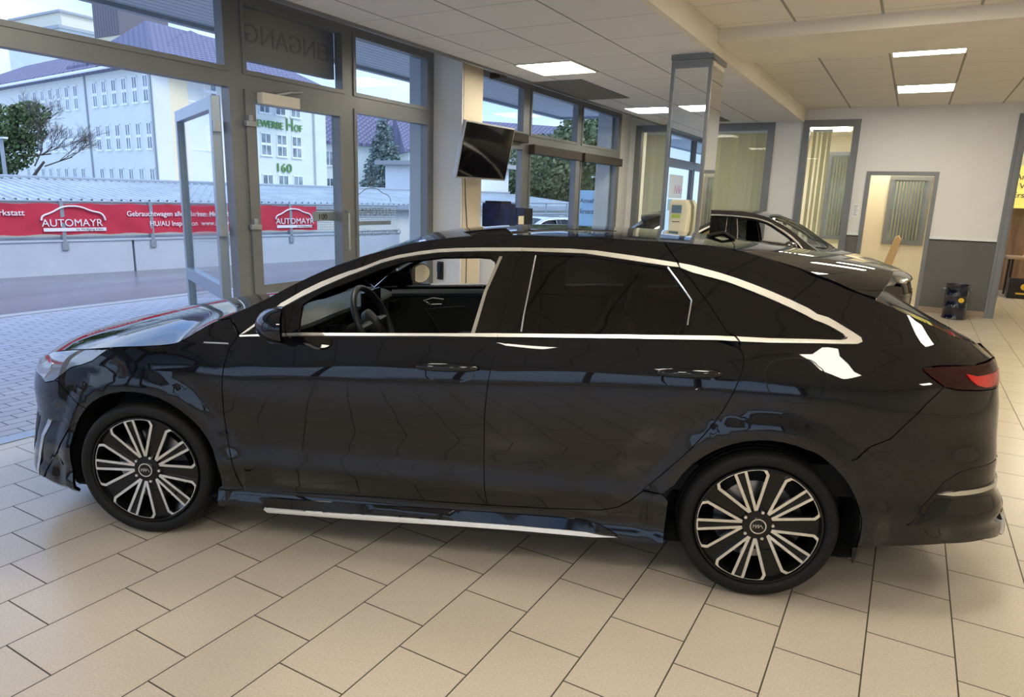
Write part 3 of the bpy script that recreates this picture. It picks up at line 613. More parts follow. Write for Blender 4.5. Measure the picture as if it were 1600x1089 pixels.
        # --- tail lamp, rear bumper
        tl = panel('tail_lamp', FW, ch([(1.2082, .9780), (1.2728, .9840), (1.4056, .9785), (1.4886, .9780), (1.60, .9770), (1.70, .9700), (1.70, .8900), (1.6663, .8822), (1.5836, .8760), (1.4271, .8889), (1.3206, .9004), (1.2665, .9136), (1.2302, .9453), (1.2116, .9658)]), M['red'], car, off=.003, **kw)
        panel('tail_lamp_light_band', FW, ch([(1.3626, .9518), (1.4151, .9392), (1.5372, .9374), (1.66, .935), (1.66, .898), (1.5842, .8880), (1.4593, .8957), (1.4078, .9104), (1.3792, .9299)]), M['redlit'], tl, off=.006, gap=0, thick=.005, **kw)
        panel('tailgate_light_bar', FW, ch([(1.70, .97), (2., .967), (2., .925), (1.70, .93)]), M['red'], car, off=.002, **kw)
        panel('tailgate_skin', FW, ch([(1.70, .93), (2., .925), (2., .60), (1.78, .60), (1.72, .70), (1.66, .8822), (1.70, .89)]), M['paint'], car, **kw)
        rb = panel('rear_bumper', FW, ch([(1.2665, .9136), (1.2133, .8573), (1.1629, .7846), (1.1239, .7176), (1.0790, .6814), (1.0507, .6328), (1.0420, .6268)]+[p for p in aR if p[1] <= .62 and p[0] > .93][::-1]+[(1.0323, .2652), (1.0983, .2782), (1.2232, .2974), (1.4184, .3005), (1.62, .27), (1.80, .22), (2., .20), (2., .60), (1.78, .60), (1.72, .70), (1.66, .8822), (1.5836, .8760), (1.4271, .8889), (1.3206, .9004)]), M['paint'], car, **kw)
        panel('bumper_insert', FW, ch([(1.118, .375), (1.168, .455), (1.2506, .55), (1.3161, .585), (1.3782, .595), (1.55, .590), (1.75, .58), (2., .57), (2., .50), (1.75, .50), (1.55, .505), (1.3078, .508), (1.2450, .492), (1.19, .44), (1.145, .38)]), M['gloss'], rb, off=.002, gap=0, thick=.004, **kw)
        panel('bumper_blade', FW, ch([(1.2147, .5049), (1.3078, .5140), (1.45, .512), (1.6373, .506), (1.9, .50), (2., .50), (2., .488), (1.6602, .490), (1.45, .495), (1.2717, .4961)]), M['silvertrim'], rb, off=.010, gap=0, thick=.010, step=.02, **kw)
        panel('bumper_vent', FW, ch([(1.2067, .4856), (1.1532, .4130), (1.1340, .3842), (1.22, .425), (1.2717, .48)]), M['dark'], rb, off=.0035, gap=0, thick=.004, step=.02, **kw)
        panel('rear_diffuser', FW, ch([(1.62, .27), (1.80, .22), (2., .20), (2., .40), (1.75, .40), (1.62, .36)]), M['plastic'], rb, off=.006, gap=0, thick=.008, **kw)
        panel('exhaust_trim', FW, ch([(1.60, .28), (1.67, .262), (1.72, .30), (1.70, .36), (1.63, .37)]), M['silvertrim'], rb, off=.012, gap=0, thick=.012, step=.02, **kw)
        # --- dark strips added behind the shut lines to keep the gaps in shade
        for P in (O_doorFfront+[], O_Bgap, O_rdoor[1:], sill_top+[(.6217, .3077), (.7107, .3247)], O_bumpR, [(-.2194, .6229), (-.1574, .588)]):
            MB().tube([on(s, z, -.012, sd) for s, z in smooth_line(P, 1)], .008, 6).build('shut_line_dark_strip', M['dark'], car, smooth=True)
        # --- arch liners
        for c in (WCF, WCR):
            b = MB(); y1, y2 = (-.872, -.60); Rr = .386; pr = [(Rr, y1+.012), (Rr, y2), (.05, y2)]
            b.lathe(pr, 48, 'y', (c, 0, ZW)); b.v = [(x, (-y if sd else y), max(z, .205)) for x, y, z in b.v]
            b.build('wheel_arch_liner', M['plastic'], car, smooth=True)
        # --- door handles
        for O, dr in ((O_handleF, fd), (O_handleR, rdp)):
            cs = sum(p[0] for p in O)/len(O); cz = sum(p[1] for p in O)/len(O); s0 = min(p[0] for p in O); s1 = max(p[0] for p in O)
            hd = panel('handle_recess', FW, ch([(s0+.006+(s1-s0-.012)*(.5-.5*math.cos(t)), cz-.014+.036*math.sin(t)) for t in [2*math.pi*k/24 for k in range(24)]]), M['paint'], dr, off=.0006, gap=0, thick=.002, step=.012, bulge=lambda u, v, c0=s2u(cs), z0=cz-.014: -.010*math.exp(-((u-c0)/.055)**2-((v-z0)/.02)**2), **kw)
            hb = MB(); n = 14; pts = []
            for i in range(n+1):
                f = i/n; s = s0+.002+(s1-s0-.004)*f; o = .016+.022*math.sin(math.pi*f)**.6; pts.append(on(s, cz+.010+.008*(f-.5), o, sd))
            hb.tube(pts, [.010+.008*math.sin(math.pi*i/n)**.5 for i in range(n+1)], 12); hb.build('door_handle', M['paint'], dr, smooth=True)
        # --- door mirror
        mr = empty('door_mirror', parent=car); sg = 1 if sd else -1
        hb = MB(); prof = []
        for i in range(11):                    # housing as a loft of rounded sections, bowl nose forward
            f = i/10; k = math.sqrt(max(0, 1-(1-f)**2.2)); prof.append((.625+.118*f, k))
        nb = 20
        for a, k in prof:
            for j in range(nb):
                t = 2*math.pi*j/nb; cx_ = math.copysign(abs(math.cos(t))**.75, math.cos(t)); sz = math.copysign(abs(math.sin(t))**.8, math.sin(t))
                hb.v.append((a+.036*cx_*k*(1), sg*(.995+.098*k*cx_), 1.032+(.070-.012*cx_)*k*sz))
        for i in range(len(prof)-1):
            for j in range(nb): hb.f.append((i*nb+j, i*nb+(j+1) % nb, (i+1)*nb+(j+1) % nb, (i+1)*nb+j))
        hb.f.append(tuple(range(nb))); hb.f.append(tuple(range(10*nb, 11*nb)))
        hb.build('mirror_housing', M['paint'], mr, smooth=True)
        gb = MB(); ring = [(.746+.036*math.cos(2*math.pi*j/28), sg*(.995+.086*math.cos(2*math.pi*j/28)), 1.032+.060*math.sin(2*math.pi*j/28)) for j in range(28)]
        gb.v = ring; gb.f = [tuple(range(28))]; gb.build('mirror_glass', M['mirror'], mr)
        MB().tube([(.66, sg*.83, .955), (.665, sg*.88, .962), (.67, sg*.94, .975)], [.03, .028, .03], 10).build('mirror_foot', M['gloss'], mr, smooth=True)
    # --- upper skin
    V = .7
    hood = panel('bonnet', FT, [(TT[1], -V*.995), (TT[1], V*.995)]+[(t, V*.995) for t in TT[2:11]]+[(T_HOOD-.03, V*.97), (T_HOOD-.05, V*.6), (T_HOOD-.055, 0), (T_HOOD-.05, -V*.6), (T_HOOD-.03, -V*.97)]+[(t, -V*.995) for t in TT[10:1:-1]], M['paint'], car, step=.035)
    panel('cowl_cover', FT, [(T_HOOD-.055, -V*.94), (T_HOOD-.055, V*.94), (T_COWL+.05, V*.93), (T_COWL, 0), (T_COWL+.05, -V*.93)], M['plastic'], car, off=-.010, step=.04)
    e1 = V*.925
    panel('windscreen', FT, [(T_COWL, -e1*.99), (T_COWL, e1*.99), (T_WS-.12, e1), (T_WS-.02, V*.6), (T_WS, 0), (T_WS-.02, -V*.6), (T_WS-.12, -e1)], M['clear'], car, off=-.004, gap=-.003, thick=.004, step=.05)
    for s_ in (1, -1):
        panel('windscreen_pillar', FT, [(T_HOOD+.0, s_*V*.93), (T_HOOD, s_*V), (TT[16], s_*V), (T_WS-.12, s_*V), (T_WS-.12, s_*e1)], M['paint'], car, step=.03)
        MB().tube([FT(T_COWL-.005, s_*.1), FT(T_COWL+.02, s_*.3), FT(T_COWL+.05, s_*.55)], [.008, .010, .006], 6).build('wiper', M['plastic'], car, smooth=True)
    panel('roof_skin', FT, [(T_WS, 0), (T_WS-.02, V*.6), (T_WS-.12, e1), (T_WS-.12, V)]+[(t, V) for t in TT[16:22]]+[(T_GATE-.02, V), (T_GATE, V*.6), (T_GATE+.02, 0), (T_GATE, -V*.6), (T_GATE-.02, -V)]+[(t, -V) for t in TT[21:15:-1]]+[(T_WS-.12, -V), (T_WS-.12, -e1), (T_WS-.02, -V*.6)], M['paint'], car, step=.045)
    te = TT[-1]
    tg = panel('tailgate', FT, [(T_GATE+.02, 0), (T_GATE, V*.6), (T_GATE-.02, V), (TT[22], V), (TT[23], V), (TT[24], V*.995), (te-.01, V*.985), (te, V*.93), (te, 0), (te, -V*.93), (te-.01, -V*.985), (TT[24], -V*.995), (TT[23], -V), (TT[22], -V), (T_GATE-.02, -V), (T_GATE, -V*.6)], M['paint'], car, step=.045, thick=.03)
    eb = FB.t[-1]
    se = MB(); n = 24                          # spoiler's trailing face, down to the glass
    for i in range(n+1):
        v = -V*.985+2*V*.985*i/n; p = FT(te-.004, v); q = FB(.02, v*.99); se.v += [p, (p[0]-.02, p[1]*.995, p[2]-.04), (q[0], q[1], q[2]-.005)]
    for i in range(n): se.f += [(3*i, 3*i+3, 3*i+4, 3*i+1), (3*i+1, 3*i+4, 3*i+5, 3*i+2)]
    se.build('spoiler_lip', M['paint'], tg, smooth=True)
    g0, g1 = .03, FB.t[3]+.04
    rg = [(g0, -V*.90), (g0, V*.90), (g1-.05, V*.86), (g1, V*.5), (g1, -V*.5), (g1-.05, -V*.86)]
    panel('rear_window', FB, rg, M['tint'], tg, off=-.003, gap=-.003, thick=.004, step=.04)
    panel('tailgate_frame', FB, [(0, -V), (0, V)]+[(t, V) for t in FB.t[1:6]]+[(eb-.05, V), (eb, V*.9), (eb, -V*.9), (eb-.05, -V)]+[(t, -V) for t in FB.t[5:0:-1]], M['paint'], tg, holes=[rg], step=.035, gap=.001)
    # --- cabin
    cb = car
    MB().prism([(.42, .19), (2.2, .20), (2.25, .40), (3.3, .45), (3.3, .60), (2.2, .50), (.42, .34)], -.80, .80, Matrix(((1, 0, 0, 0), (0, 0, 1, 0), (0, 1, 0, 0), (0, 0, 0, 1)))).build('cabin_floor', M['dark'], cb)
    MB().box(-.74, .34, -.58, .58, .20, .62).build('engine_undertray', M['dark'], cb)
    XZ = Matrix(((1, 0, 0, 0), (0, 0, 1, 0), (0, 1, 0, 0), (0, 0, 0, 1)))
    nd = 30
    for nm, sec, mm in (('dashboard', [(.36, .92), (.36, .94), (.46, .978), (.58, .995), (.68, .990), (.725, .972), (.728, .955), (.69, .945)], M['dash']), ('dashboard_lower', [(.36, .50), (.36, .92), (.68, .940), (.66, .78), (.72, .64), (.66, .50)], M['plastic'])):
        da = MB(); m_ = len(sec)
        for i in range(nd+1):
            y = -.74+1.48*i/nd; k = .034*math.exp(-((y+.37)/.20)**4); w_ = .26*(abs(y)/.74)**6
            for a, z in sec: da.v.append((max(.34+.02*(z > .92), a-w_)+(k*1.0 if a > .65 and z > .9 else 0), y, z+(k if z > .91 and a > .55 else 0)-.20*w_*(z > .85)))
        for i in range(nd):
            for j in range(m_): da.f.append((i*m_+j, i*m_+(j+1) % m_, (i+1)*m_+(j+1) % m_, (i+1)*m_+j))
        da.f += [tuple(range(m_)), tuple(nd*m_+j for j in range(m_))]
        o = da.build(nm, mm, cb, smooth=True)
        if nm == 'dashboard': dash = o
    MB().box(.665, .70, -.54, -.20, .80, .945).build('instrument_binnacle', M['screen'], dash, bev=.004)
    MB().box(.735, .75, -.12, .16, .90, 1.045).build('touch_screen', M['screen'], dash, bev=.004)
    for y in (-.66, .22, .62):
        MB().box(.66, .70, y-.06, y+.06, .84, .90).build('air_vent', M['gloss'], dash, bev=.003)
    MB().box(.675, .685, .14, .60, .828, .836).build('dash_trim_strip', M['silvertrim'], dash)
    sw = empty('steering_wheel', (.895, -.37, .945), parent=cb); sw.rotation_euler = (0, math.radians(66), 0)
    rt = MB(); rt.tube([(.178*math.cos(2*math.pi*k/40), .182*math.sin(2*math.pi*k/40), 0) for k in range(40)], .0155, 12, closed=True); rt.build('steering_rim', M['leather'], sw, smooth=True)
    hbx = MB().lathe([(0, .012), (.05, .010), (.072, -.004), (.066, -.03), (0, -.035)], 28); hbx.build('airbag_hub', M['leather'], sw, smooth=True)
    for ang, ln_ in ((0, 1), (180, 1), (270, 1)):
        t = math.radians(90+ang); MB().tube([(.055*math.cos(t), .055*math.sin(t), -.008), (.172*math.cos(t), .172*math.sin(t), -.002)], [.024, .013], 8).build('steering_spoke', M['silvertrim'] if ang == 270 else M['leather'], sw, smooth=True)
    MB().tube([(0, 0, -.03), (0, 0, -.16)], .035, 12).build('steering_column', M['plastic'], sw, smooth=True)
    for y in (-.37, .37):                       # front seats, set back behind the pillar
        st_ = empty('front_seat', (1.62, y, 0), parent=cb)
        MB().prism([(-.30, .34), (-.28, .47), (-.05, .50), (.22, .46), (.24, .32)], -.24, .24, XZ).build('seat_cushion', M['seat'], st_, bev=.02)
        MB().prism([(.16, .44), (.30, .42), (.52, .98), (.48, 1.03), (.40, 1.0)], -.23, .23, XZ).build('seat_back', M['seat'], st_, bev=.02)
        MB().prism([(.46, 1.06), (.53, 1.04), (.56, 1.20), (.50, 1.22)], -.12, .12, XZ).build('head_restraint', M['seat'], st_, bev=.02)
    rs = MB().prism([(2.0, .34), (2.0, .50), (2.45, .48), (2.62, .95), (2.74, .95), (2.62, .34)], -.60, .60, XZ).build('rear_bench', M['seat'], cb, bev=.02)
    MB().box(2.70, 3.35, -.56, .56, .90, .92).build('load_cover', M['plastic'], cb)
    MB().box(.82, 1.25, -.10, .10, .34, .62).build('centre_console', M['plastic'], cb, bev=.02)
    for s_ in (1, -1):                          # inner door cards
        dc = MB().prism([(.42, .34), (1.52, .34), (1.50, .955), (1.40, .965), (.72, .935), (.60, .915), (.46, .88)], s_*.775, s_*.795, XZ).build('door_card', M['plastic'], cb)
        MB().tube([(.62, s_*.762, .925), (.9, s_*.762, .94), (1.2, s_*.762, .955), (1.48, s_*.762, .965)], [.024]*4, 8).build('card_top_roll', M['dash'], dc, smooth=True)
        MB().prism([(1.00, .56), (1.48, .62), (1.48, .68), (1.10, .70), (.98, .66)], s_*.70, s_*.775, XZ).build('arm_rest', M['dash'], dc, bev=.01)
        MB().tube([(.83, s_*.765, .885), (.89, s_*.765, .905), (.96, s_*.765, .90), (.95, s_*.765, .868), (.88, s_*.765, .862)], .008, 8, closed=True).build('inner_handle', M['silvertrim'], dc, smooth=True)
        MB().tube([(.835, s_*.765, .825), (.94, s_*.765, .845), (1.10, s_*.765, .862)], .0035, 6).build('card_trim_line', M['silvertrim'], dc, smooth=True)
        MB().tube([(.84, s_*.765, .825), (.90, s_*.765, .75), (.95, s_*.765, .66)], .0045, 6).build('card_trim_line', M['silvertrim'], dc, smooth=True)
        dr2 = MB().prism([(1.60, .34), (2.28, .34), (2.42, .60), (2.40, .97), (1.60, .955)], s_*.775, s_*.795, XZ).build('rear_door_card', M['plastic'], cb)
        # inner faces of the pillars
        pl = MB()
        for s0, s1, za, zb_ in ((.505, .60, .97, 1.36),):
            P1 = [on(s0, za, -.025, s_ > 0), on(s1, za, -.025, s_ > 0), on(s1-.01, zb_, -.03, s_ > 0), on(s0+.03, zb_, -.03, s_ > 0)]
            P2 = [(p[0], p[1]*.96, p[2]) for p in P1]; b = len(pl.v); pl.v += P1+P2; pl.f += [(b, b+1, b+2, b+3), (b+4, b+5, b+6, b+7)]+[(b+i, b+(i+1) % 4, b+4+(i+1) % 4, b+4+i) for i in range(4)]
        pl.build('pillar_trim', M['plastic'], cb)
    hl_ = MB(); n = 10
    for i in range(15):
        t = T_WS-.02+(TT[-2]-T_WS)*i/14
        for j in range(n+1):
            p = FT(t, (-V+2*V*j/n)*.97); hl_.v.append((p[0], p[1], p[2]-.035))
    for i in range(14):
        for j in range(n): a_ = i*(n+1)+j; hl_.f.append((a_, a_+1, a_+n+2, a_+n+1))
    hl_.build('headliner', M['seat'], cb, smooth=True, fix=False)
    MB().tube([FT(T_WS-.22, 0), tuple(Vector(FT(T_WS-.16, 0))+Vector((0, 0, -.06)))], .008, 6).build('mirror_stalk', M['plastic'], cb)
    MB().box(.98, 1.0, -.11, .11, 1.235, 1.29).build('interior_mirror', M['gloss'], cb, bev=.006)
    MB().tube([FT(TT[21]+.02, 0), tuple(Vector(FT(TT[21]+.10, 0))+Vector((0, 0, .025))), FT(TT[21]+.16, 0)], [.012, .012, .010], 8).build('roof_antenna', M['paint'], car, smooth=True)
    for a in (WCF, WCR):
        for s_ in (-1, 1): wheel(car, a, s_, 4. if a == WCF else 0., -7. if a == WCF else 0.)
    return car
CO = Vector((-2.83154932, 1.68744811, 0))+Vector((-math.sin(.37700782), math.cos(.37700782), 0))*.885
main_car = make_car(); main_car.name = 'estate_car'; main_car.location = CO; main_car.rotation_euler = (0, 0, .37700782)
tag(main_car, 'large glossy black estate car in the foreground, seen side-on with its front window down', 'car')

# ------------------------------------------------------------------ the showroom
XW = -4.64                                   # inner face of the street window wall
struct('floor', MB().box(-4.64, 6.5, -6, 17.2, -.1, 0), M['floor'])
struct('ceiling', MB().box(-4.05, -1.73, -6, 12.28, 2.86, 2.9), M['ceil'])
struct('ceiling', MB().box(-1.73, 6.5, -6, 12.28, 3.05, 3.1), M['ceilr'])
struct('trim_1', MB().box(-4.065, -4.035, -6, 12.28, 2.835, 2.925), M['facade'])
struct('ceiling', MB().box(-4.85, -4.0, -6, 12.28, 3.12, 3.16), M['ceil'])
struct('trim_2', MB().box(-1.76, -1.71, -6, 12.28, 2.85, 3.06), M['beam'])
struct('trim_3', MB().box(-1.71, 6.5, 6.5, 7.53, 2.94, 3.05), M['beam'])
struct('wall_right', MB().box(6.5, 6.6, -6, 17.2, 0, 3.1), M['cream'])
# rear wall of the showroom, with its glazed openings
bw = MB(); YB = 12.28
for x0, x1, z0, z1 in ((-4.85, -4.53, 0, 3.16), (-4.53, -2.15, 2.86, 3.16), (-4.53, -2.15, 0, .45), (-2.15, -1.72, 0, 3.16), (-1.72, -.89, 2.88, 3.16), (-1.72, -.89, 0, .45), (-.89, -.72, 1.13, 3.1), (-.72, .25, 2.09, 3.1), (.25, 1.15, 1.13, 3.1), (1.15, 6.5, 2.9, 3.1), (4.4, 6.5, 0, 2.9)):
    bw.box(x0, x1, YB, YB+.16, z0, z1)
struct('wall_back', bw, M['white'])
struct('wall_back', MB().box(-.89, -.72, YB-.004, YB+.16, 0, 1.1).box(.25, 1.13, YB-.004, YB+.16, 0, 1.1), M['dado'])
struct('trim_4', MB().box(-.89, -.72, YB-.012, YB+.1, 1.115, 1.155).box(.25, 1.13, YB-.012, YB+.1, 1.115, 1.155), M['winframe'])
struct('trim_5', MB().box(-.89, -.72, YB-.008, YB+.1, 1.098, 1.113).box(.25, 1.13, YB-.008, YB+.1, 1.098, 1.113), M['dark'])
struct('baseboard_back', MB().box(.25, 1.10, YB-.015, YB, 0, .085), M['skirting'])
def frame_rect(mb, x0, x1, z0, z1, w, y0, y1, bottom=True):
    mb.box(x0, x0+w, y0, y1, z0, z1).box(x1-w, x1, y0, y1, z0, z1).box(x0+w, x1-w, y0, y1, z1-w, z1)
    if bottom: mb.box(x0+w, x1-w, y0, y1, z0, z0+w)
    return mb
w1 = struct('window_1', frame_rect(MB(), -4.53, -2.15, .45, 2.86, .11, YB-.03, YB+.10), M['facade'])
bx('window_pane', M['pane'], -4.42, -2.26, YB+.03, YB+.036, .56, 2.75, w1)
w2 = struct('window_2', frame_rect(MB(), -1.72, -.89, .45, 2.88, .10, YB-.03, YB+.10), M['facade'])
bx('window_pane', M['pane'], -1.62, -.99, YB+.03, YB+.036, .55, 2.78, w2)
d1 = struct('door_1', frame_rect(MB(), -.72, .25, 0, 2.10, .055, YB-.02, YB+.18, False), M['facade'])
d2 = struct('door_2', MB().box(1.10, 1.22, YB-.03, YB+.20, 0, 2.9).box(1.135, 1.20, YB-.05, YB-.03, 0, 2.9).box(4.3, 4.42, YB-.03, YB+.2, 0, 2.9).box(1.2, 4.4, YB-.03, YB+.2, 2.82, 2.92), M['facade'])
# office behind the rear wall
struct('wall_office', MB().box(-4.85, .95, 15.4, 15.5, 0, 3.1).box(.95, 1.05, YB+.16, 15.5, 0, 3.1).box(-.86, -.78, YB+.16, 15.4, 0, 3.1), M['cream'])
struct('ceiling', MB().box(-4.85, 1.15, YB+.16, 15.5, 2.9, 2.94), M['ceilr'])
struct('floor', MB().box(-4.85, -4.64, YB, 15.5, -.1, 0), M['concrete'])
for x in (-3.3, -1.5):
    l = bx('ceiling_light', M['lamp'], x-.31, x+.31, 13.6, 14.2, 2.88, 2.899); tag(l, 'square ceiling light %s' % ('over the blinds of the wide rear window' if x < -2 else 'glowing in the office behind the narrow rear window'), 'ceiling light')
l = bx('ceiling_light', M['lamp'], -.55, .05, 13.2, 13.8, 2.88, 2.899); tag(l, 'ceiling light of the small room behind the open doorway', 'ceiling light')
def blind(name, x0, x1, y, z0, z1, label, n, turn=35, wd=.105):
    r = empty(name, (0, 0, 0), label=label, cat='window blind')
    bx('headrail', M['winframe'], x0, x1, y-.02, y+.02, z1, z1+.04, r)
    base = None
    for k in range(n):
        x = x0+(x1-x0)*(k+.5)/n
        if base is None:
            base = MB().box(-wd/2, wd/2, -.001, .001, z0, z1).build('slat', M['blind'], r); o = base
        else: o = base.copy(); COL.objects.link(o); o.parent = r
        o.location = (x, y, 0); o.rotation_euler = (0, 0, math.radians(turn+8*math.sin(k*2.1)))
blind('vertical_blind', -4.40, -2.28, YB+.22, .6, 2.72, 'pale vertical slat blind behind the wide rear window', 22)
blind('vertical_blind', -1.60, -1.30, YB+.22, .6, 2.72, 'bunched vertical slats at the left of the narrow tall rear window', 4, 70)
# inner window of the office seen through the narrow pane, and the one in the far doorway
def small_window(x0, x1, y, z0, z1, label, n):
    r = empty('interior_window', (0, 0, 0), label=label, cat='window')
    frame_rect(MB(), x0, x1, z0, z1, .07, y-.04, y).build('window_frame', M['facade'], r)
    bx('window_pane', M['winpane'], x0+.07, x1-.07, y-.02, y-.012, z0+.07, z1-.07, r)
    b0 = None
    for k in range(n):
        x = x0+.1+(x1-x0-.2)*(k+.5)/n
        if b0 is None: o = b0 = MB().box(-.03, .03, -.001, .001, z0+.09, z1-.09).build('slat', M['blind'], r)
        else: o = b0.copy(); COL.objects.link(o); o.parent = r
        o.location = (x, y-.05, 0); o.rotation_euler = (0, 0, math.radians(72))
small_window(-.44, .20, 14.0, .93, 2.1, 'small interior window with open slats seen through the doorway', 9)
struct('wall_office', MB().box(-.78, .95, 14.0, 14.06, 0, 3.0), M['cream'])
small_window(-1.62, -.98, 15.38, .9, 2.6, 'interior window on the office back wall behind the tall narrow pane', 8)
# picture frames and notices
pf = empty('picture_frame', (0, 0, 0), label='thin framed picture inside the doorway beside the small interior window', cat='picture')
MB().box(-.745, -.73, 13.0, 13.5, 1.2, 1.95).build('frame_border', M['yellow'], pf); MB().box(-.73, -.726, 13.03, 13.47, 1.23, 1.92).build('picture_print', M['cream'], pf)
nt_ = bx('wall_notice', M['winframe'], -.845, -.765, YB-.012, YB-.005, 1.40, 1.60); tag(nt_, 'small white printed notice on the wall left of the doorway', 'notice')
for k in range(7): MB().box(-.835, -.775-.01*(k % 3), YB-.0135, YB-.0125, 1.57-.024*k, 1.576-.024*k).build('print_line', M['printdark'], nt_)
chp = empty('office_chair', (-.32, 13.0, 0), label='tan high-backed chair just inside the doorway', cat='chair')
MB().prism([(-.03, .55), (.09, .52), (.20, 1.05), (.15, 1.12), (.10, 1.08)], -.2, .2, Matrix(((1, 0, 0, 0), (0, 0, 1, 0), (0, 1, 0, 0), (0, 0, 0, 1)))).build('backrest', M['tan'], chp, bev=.015)
MB().box(-.40, .05, -.22, .22, .42, .50).build('seat', M['tan'], chp, bev=.02)
for dx in (-.36, .0):
    for dy in (-.18, .18): MB().tube([(dx, dy, 0), (dx, dy, .43)], .014, 8).build('leg', M['plastic'], chp)
# oil drum in front of the dado
dm = empty('oil_drum', (.70, 11.86, 0), label='small dark blue oil drum standing against the grey dado', cat='drum')
MB().lathe([(0, 0), (.150, 0), (.156, .010), (.150, .022), (.150, .17), (.157, .180), (.150, .190), (.150, .33), (.157, .34), (.150, .35), (.150, .478), (.157, .49), (.152, .50), (.146, .49), (.146, .482), (0, .482)], 40).build('drum_body', M['drum'], dm, smooth=True)
for s in (1, -1): MB().tube([(s*.150, -.04, .43), (s*.175, -.03, .43), (s*.175, .03, .43), (s*.150, .04, .43)], .008, 6).build('drum_lug', M['rail'], dm)
MB().lathe([(0, -.1535), (.036, -.1525), (.036, -.150)], 24, 'y', (.055, 0, .285)).build('drum_badge', M['yellow'], dm)
# room beyond the open doorway
struct('wall_corridor', MB().box(1.05, 6.5, 16.9, 17.0, 0, 3.1).box(1.15, 1.2, YB+.2, 12.6, 0, 3.0), M['cream'])
struct('wall_corridor', MB().box(1.25, 5.2, 16.86, 16.9, .0, 1.95), M['wood'])
struct('ceiling', MB().box(1.05, 6.5, YB+.16, 17.0, 2.98, 3.02), M['ceilr'])
l = bx('ceiling_light', M['lamp'], 2.4, 3.0, 13.8, 14.4, 2.95, 2.979); tag(l, 'ceiling light of the room beyond the right-hand opening', 'ceiling light')
l = bx('ceiling_light', M['lamp'], 2.4, 3.0, 15.6, 16.2, 2.95, 2.979); tag(l, 'farther ceiling light of the room beyond the right-hand opening', 'ceiling light')
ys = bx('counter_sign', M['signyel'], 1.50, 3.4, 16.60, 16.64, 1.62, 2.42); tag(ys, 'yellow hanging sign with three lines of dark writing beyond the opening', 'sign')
for k, (s, z) in enumerate((('Annahme', 2.16), ('  Verkauf', 1.99), ('Ersatzteile', 1.82))): text('sign_writing', s, M['printdark'], .15, (1.60, 16.59, z), (1, 0, 0), parent=ys)
tb = empty('display_table', (0, 0, 0), label='low brown table beyond the opening with a leaflet stand on it', cat='table')
bx('table_top', M['table'], 1.62, 3.0, 15.6, 16.25, .70, .74, tb, .006)
for x in (1.70, 2.92):
    for y in (15.68, 16.17): MB().tube([(x, y, 0), (x, y, .70)], .02, 8).build('leg', M['plastic'], tb)
lf = empty('leaflet_stand', (0, 0, 0), label='small red leaflet holder on the low brown table', cat='leaflet holder')
MB().prism([(15.78, .74), (15.80, .74), (15.88, .98), (15.86, .98)], 1.86, 2.08, Matrix(((0, 0, 1, 0), (1, 0, 0, 0), (0, 1, 0, 0), (0, 0, 0, 1)))).build('leaflet', M['banner'], lf); MB().box(1.86, 2.08, 15.74, 15.86, .74, .775).build('stand_foot', M['canister'], lf)
cr = empty('black_crate', (0, 0, 0), label='black carton with round yellow mark on the floor under the low table', cat='carton')
bx('carton_body', M['plastic'], 1.68, 2.16, 15.42, 15.60, 0, .36, cr, .004)
MB().lathe([(0, 15.414), (.06, 15.414), (.06, 15.421)], 20, 'y', (1.92, 0, .22)).build('carton_mark', M['yellow'], cr); bx('carton_print', M['yellow'], 1.80, 2.04, 15.412, 15.419, .08, .11, cr)
# ceiling lights of the showroom
def panel_light(x, y, z, label):
    r = empty('ceiling_light', (x, y, z), label=label, cat='ceiling light')
    MB().box(-.305, .305, -.31, .31, -.006, .0).build('diffuser', M['lamp'], r)
    MB().box(-.325, -.305, -.33, .33, -.010, 0).box(.305, .325, -.33, .33, -.010, 0).box(-.305, .305, -.33, -.31, -.010, 0).box(-.305, .305, .31, .33, -.010, 0).build('light_frame', M['lampframe'], r)
LR = [(-.085, 7.98, 'square ceiling light just behind the cross beam on the right'), (-.085, 10.54, 'square ceiling light nearest the rear wall on the right'), (-.085, 5.42, 'square ceiling light just in front of the cross beam'), (-.085, 2.86, 'square ceiling light above the car, right of its roof'), (-.085, .30, 'square ceiling light nearly over the camera'),
      (-.085, -2.9, 'square ceiling light behind the camera'), (2.5, 7.98, 'outer square ceiling light behind the cross beam'), (2.5, 4.14, 'outer square ceiling light by the right-hand wall side'), (2.5, .30, 'outer square ceiling light beside the camera'), (2.5, -3.5, 'outer square ceiling light behind the camera'), (5.0, 2., 'square ceiling light near the right-hand wall')]
for x, y, t in LR: panel_light(x, y, 3.05, t)
for x, y, t in ((-3.385, 6.715, 'square ceiling light by the television column'), (-3.55, 10.2, 'square ceiling light beyond the dark ceiling grille'), (-2.74, 2.86, 'square ceiling light over the bonnet of the car'), (-2.74, -1.0, 'left-hand square ceiling light behind the camera')): panel_light(x, y, 2.86, t)
v = empty('ceiling_grille', (0, 0, 2.86), label='dark grey return-air panel in the ceiling by the street windows', cat='ceiling panel')
MB().box(-4.035, -3.42, 7.41, 8.93, -.006, 0).build('grille_face', M['vent'], v)
v = empty('ceiling_grille', (0, 0, 2.86), label='second dark return-air panel in the ceiling beyond the farther left light', cat='ceiling panel')
MB().box(-3.40, -2.80, 10.6, 11.9, -.006, 0).build('grille_face', M['vent'], v)
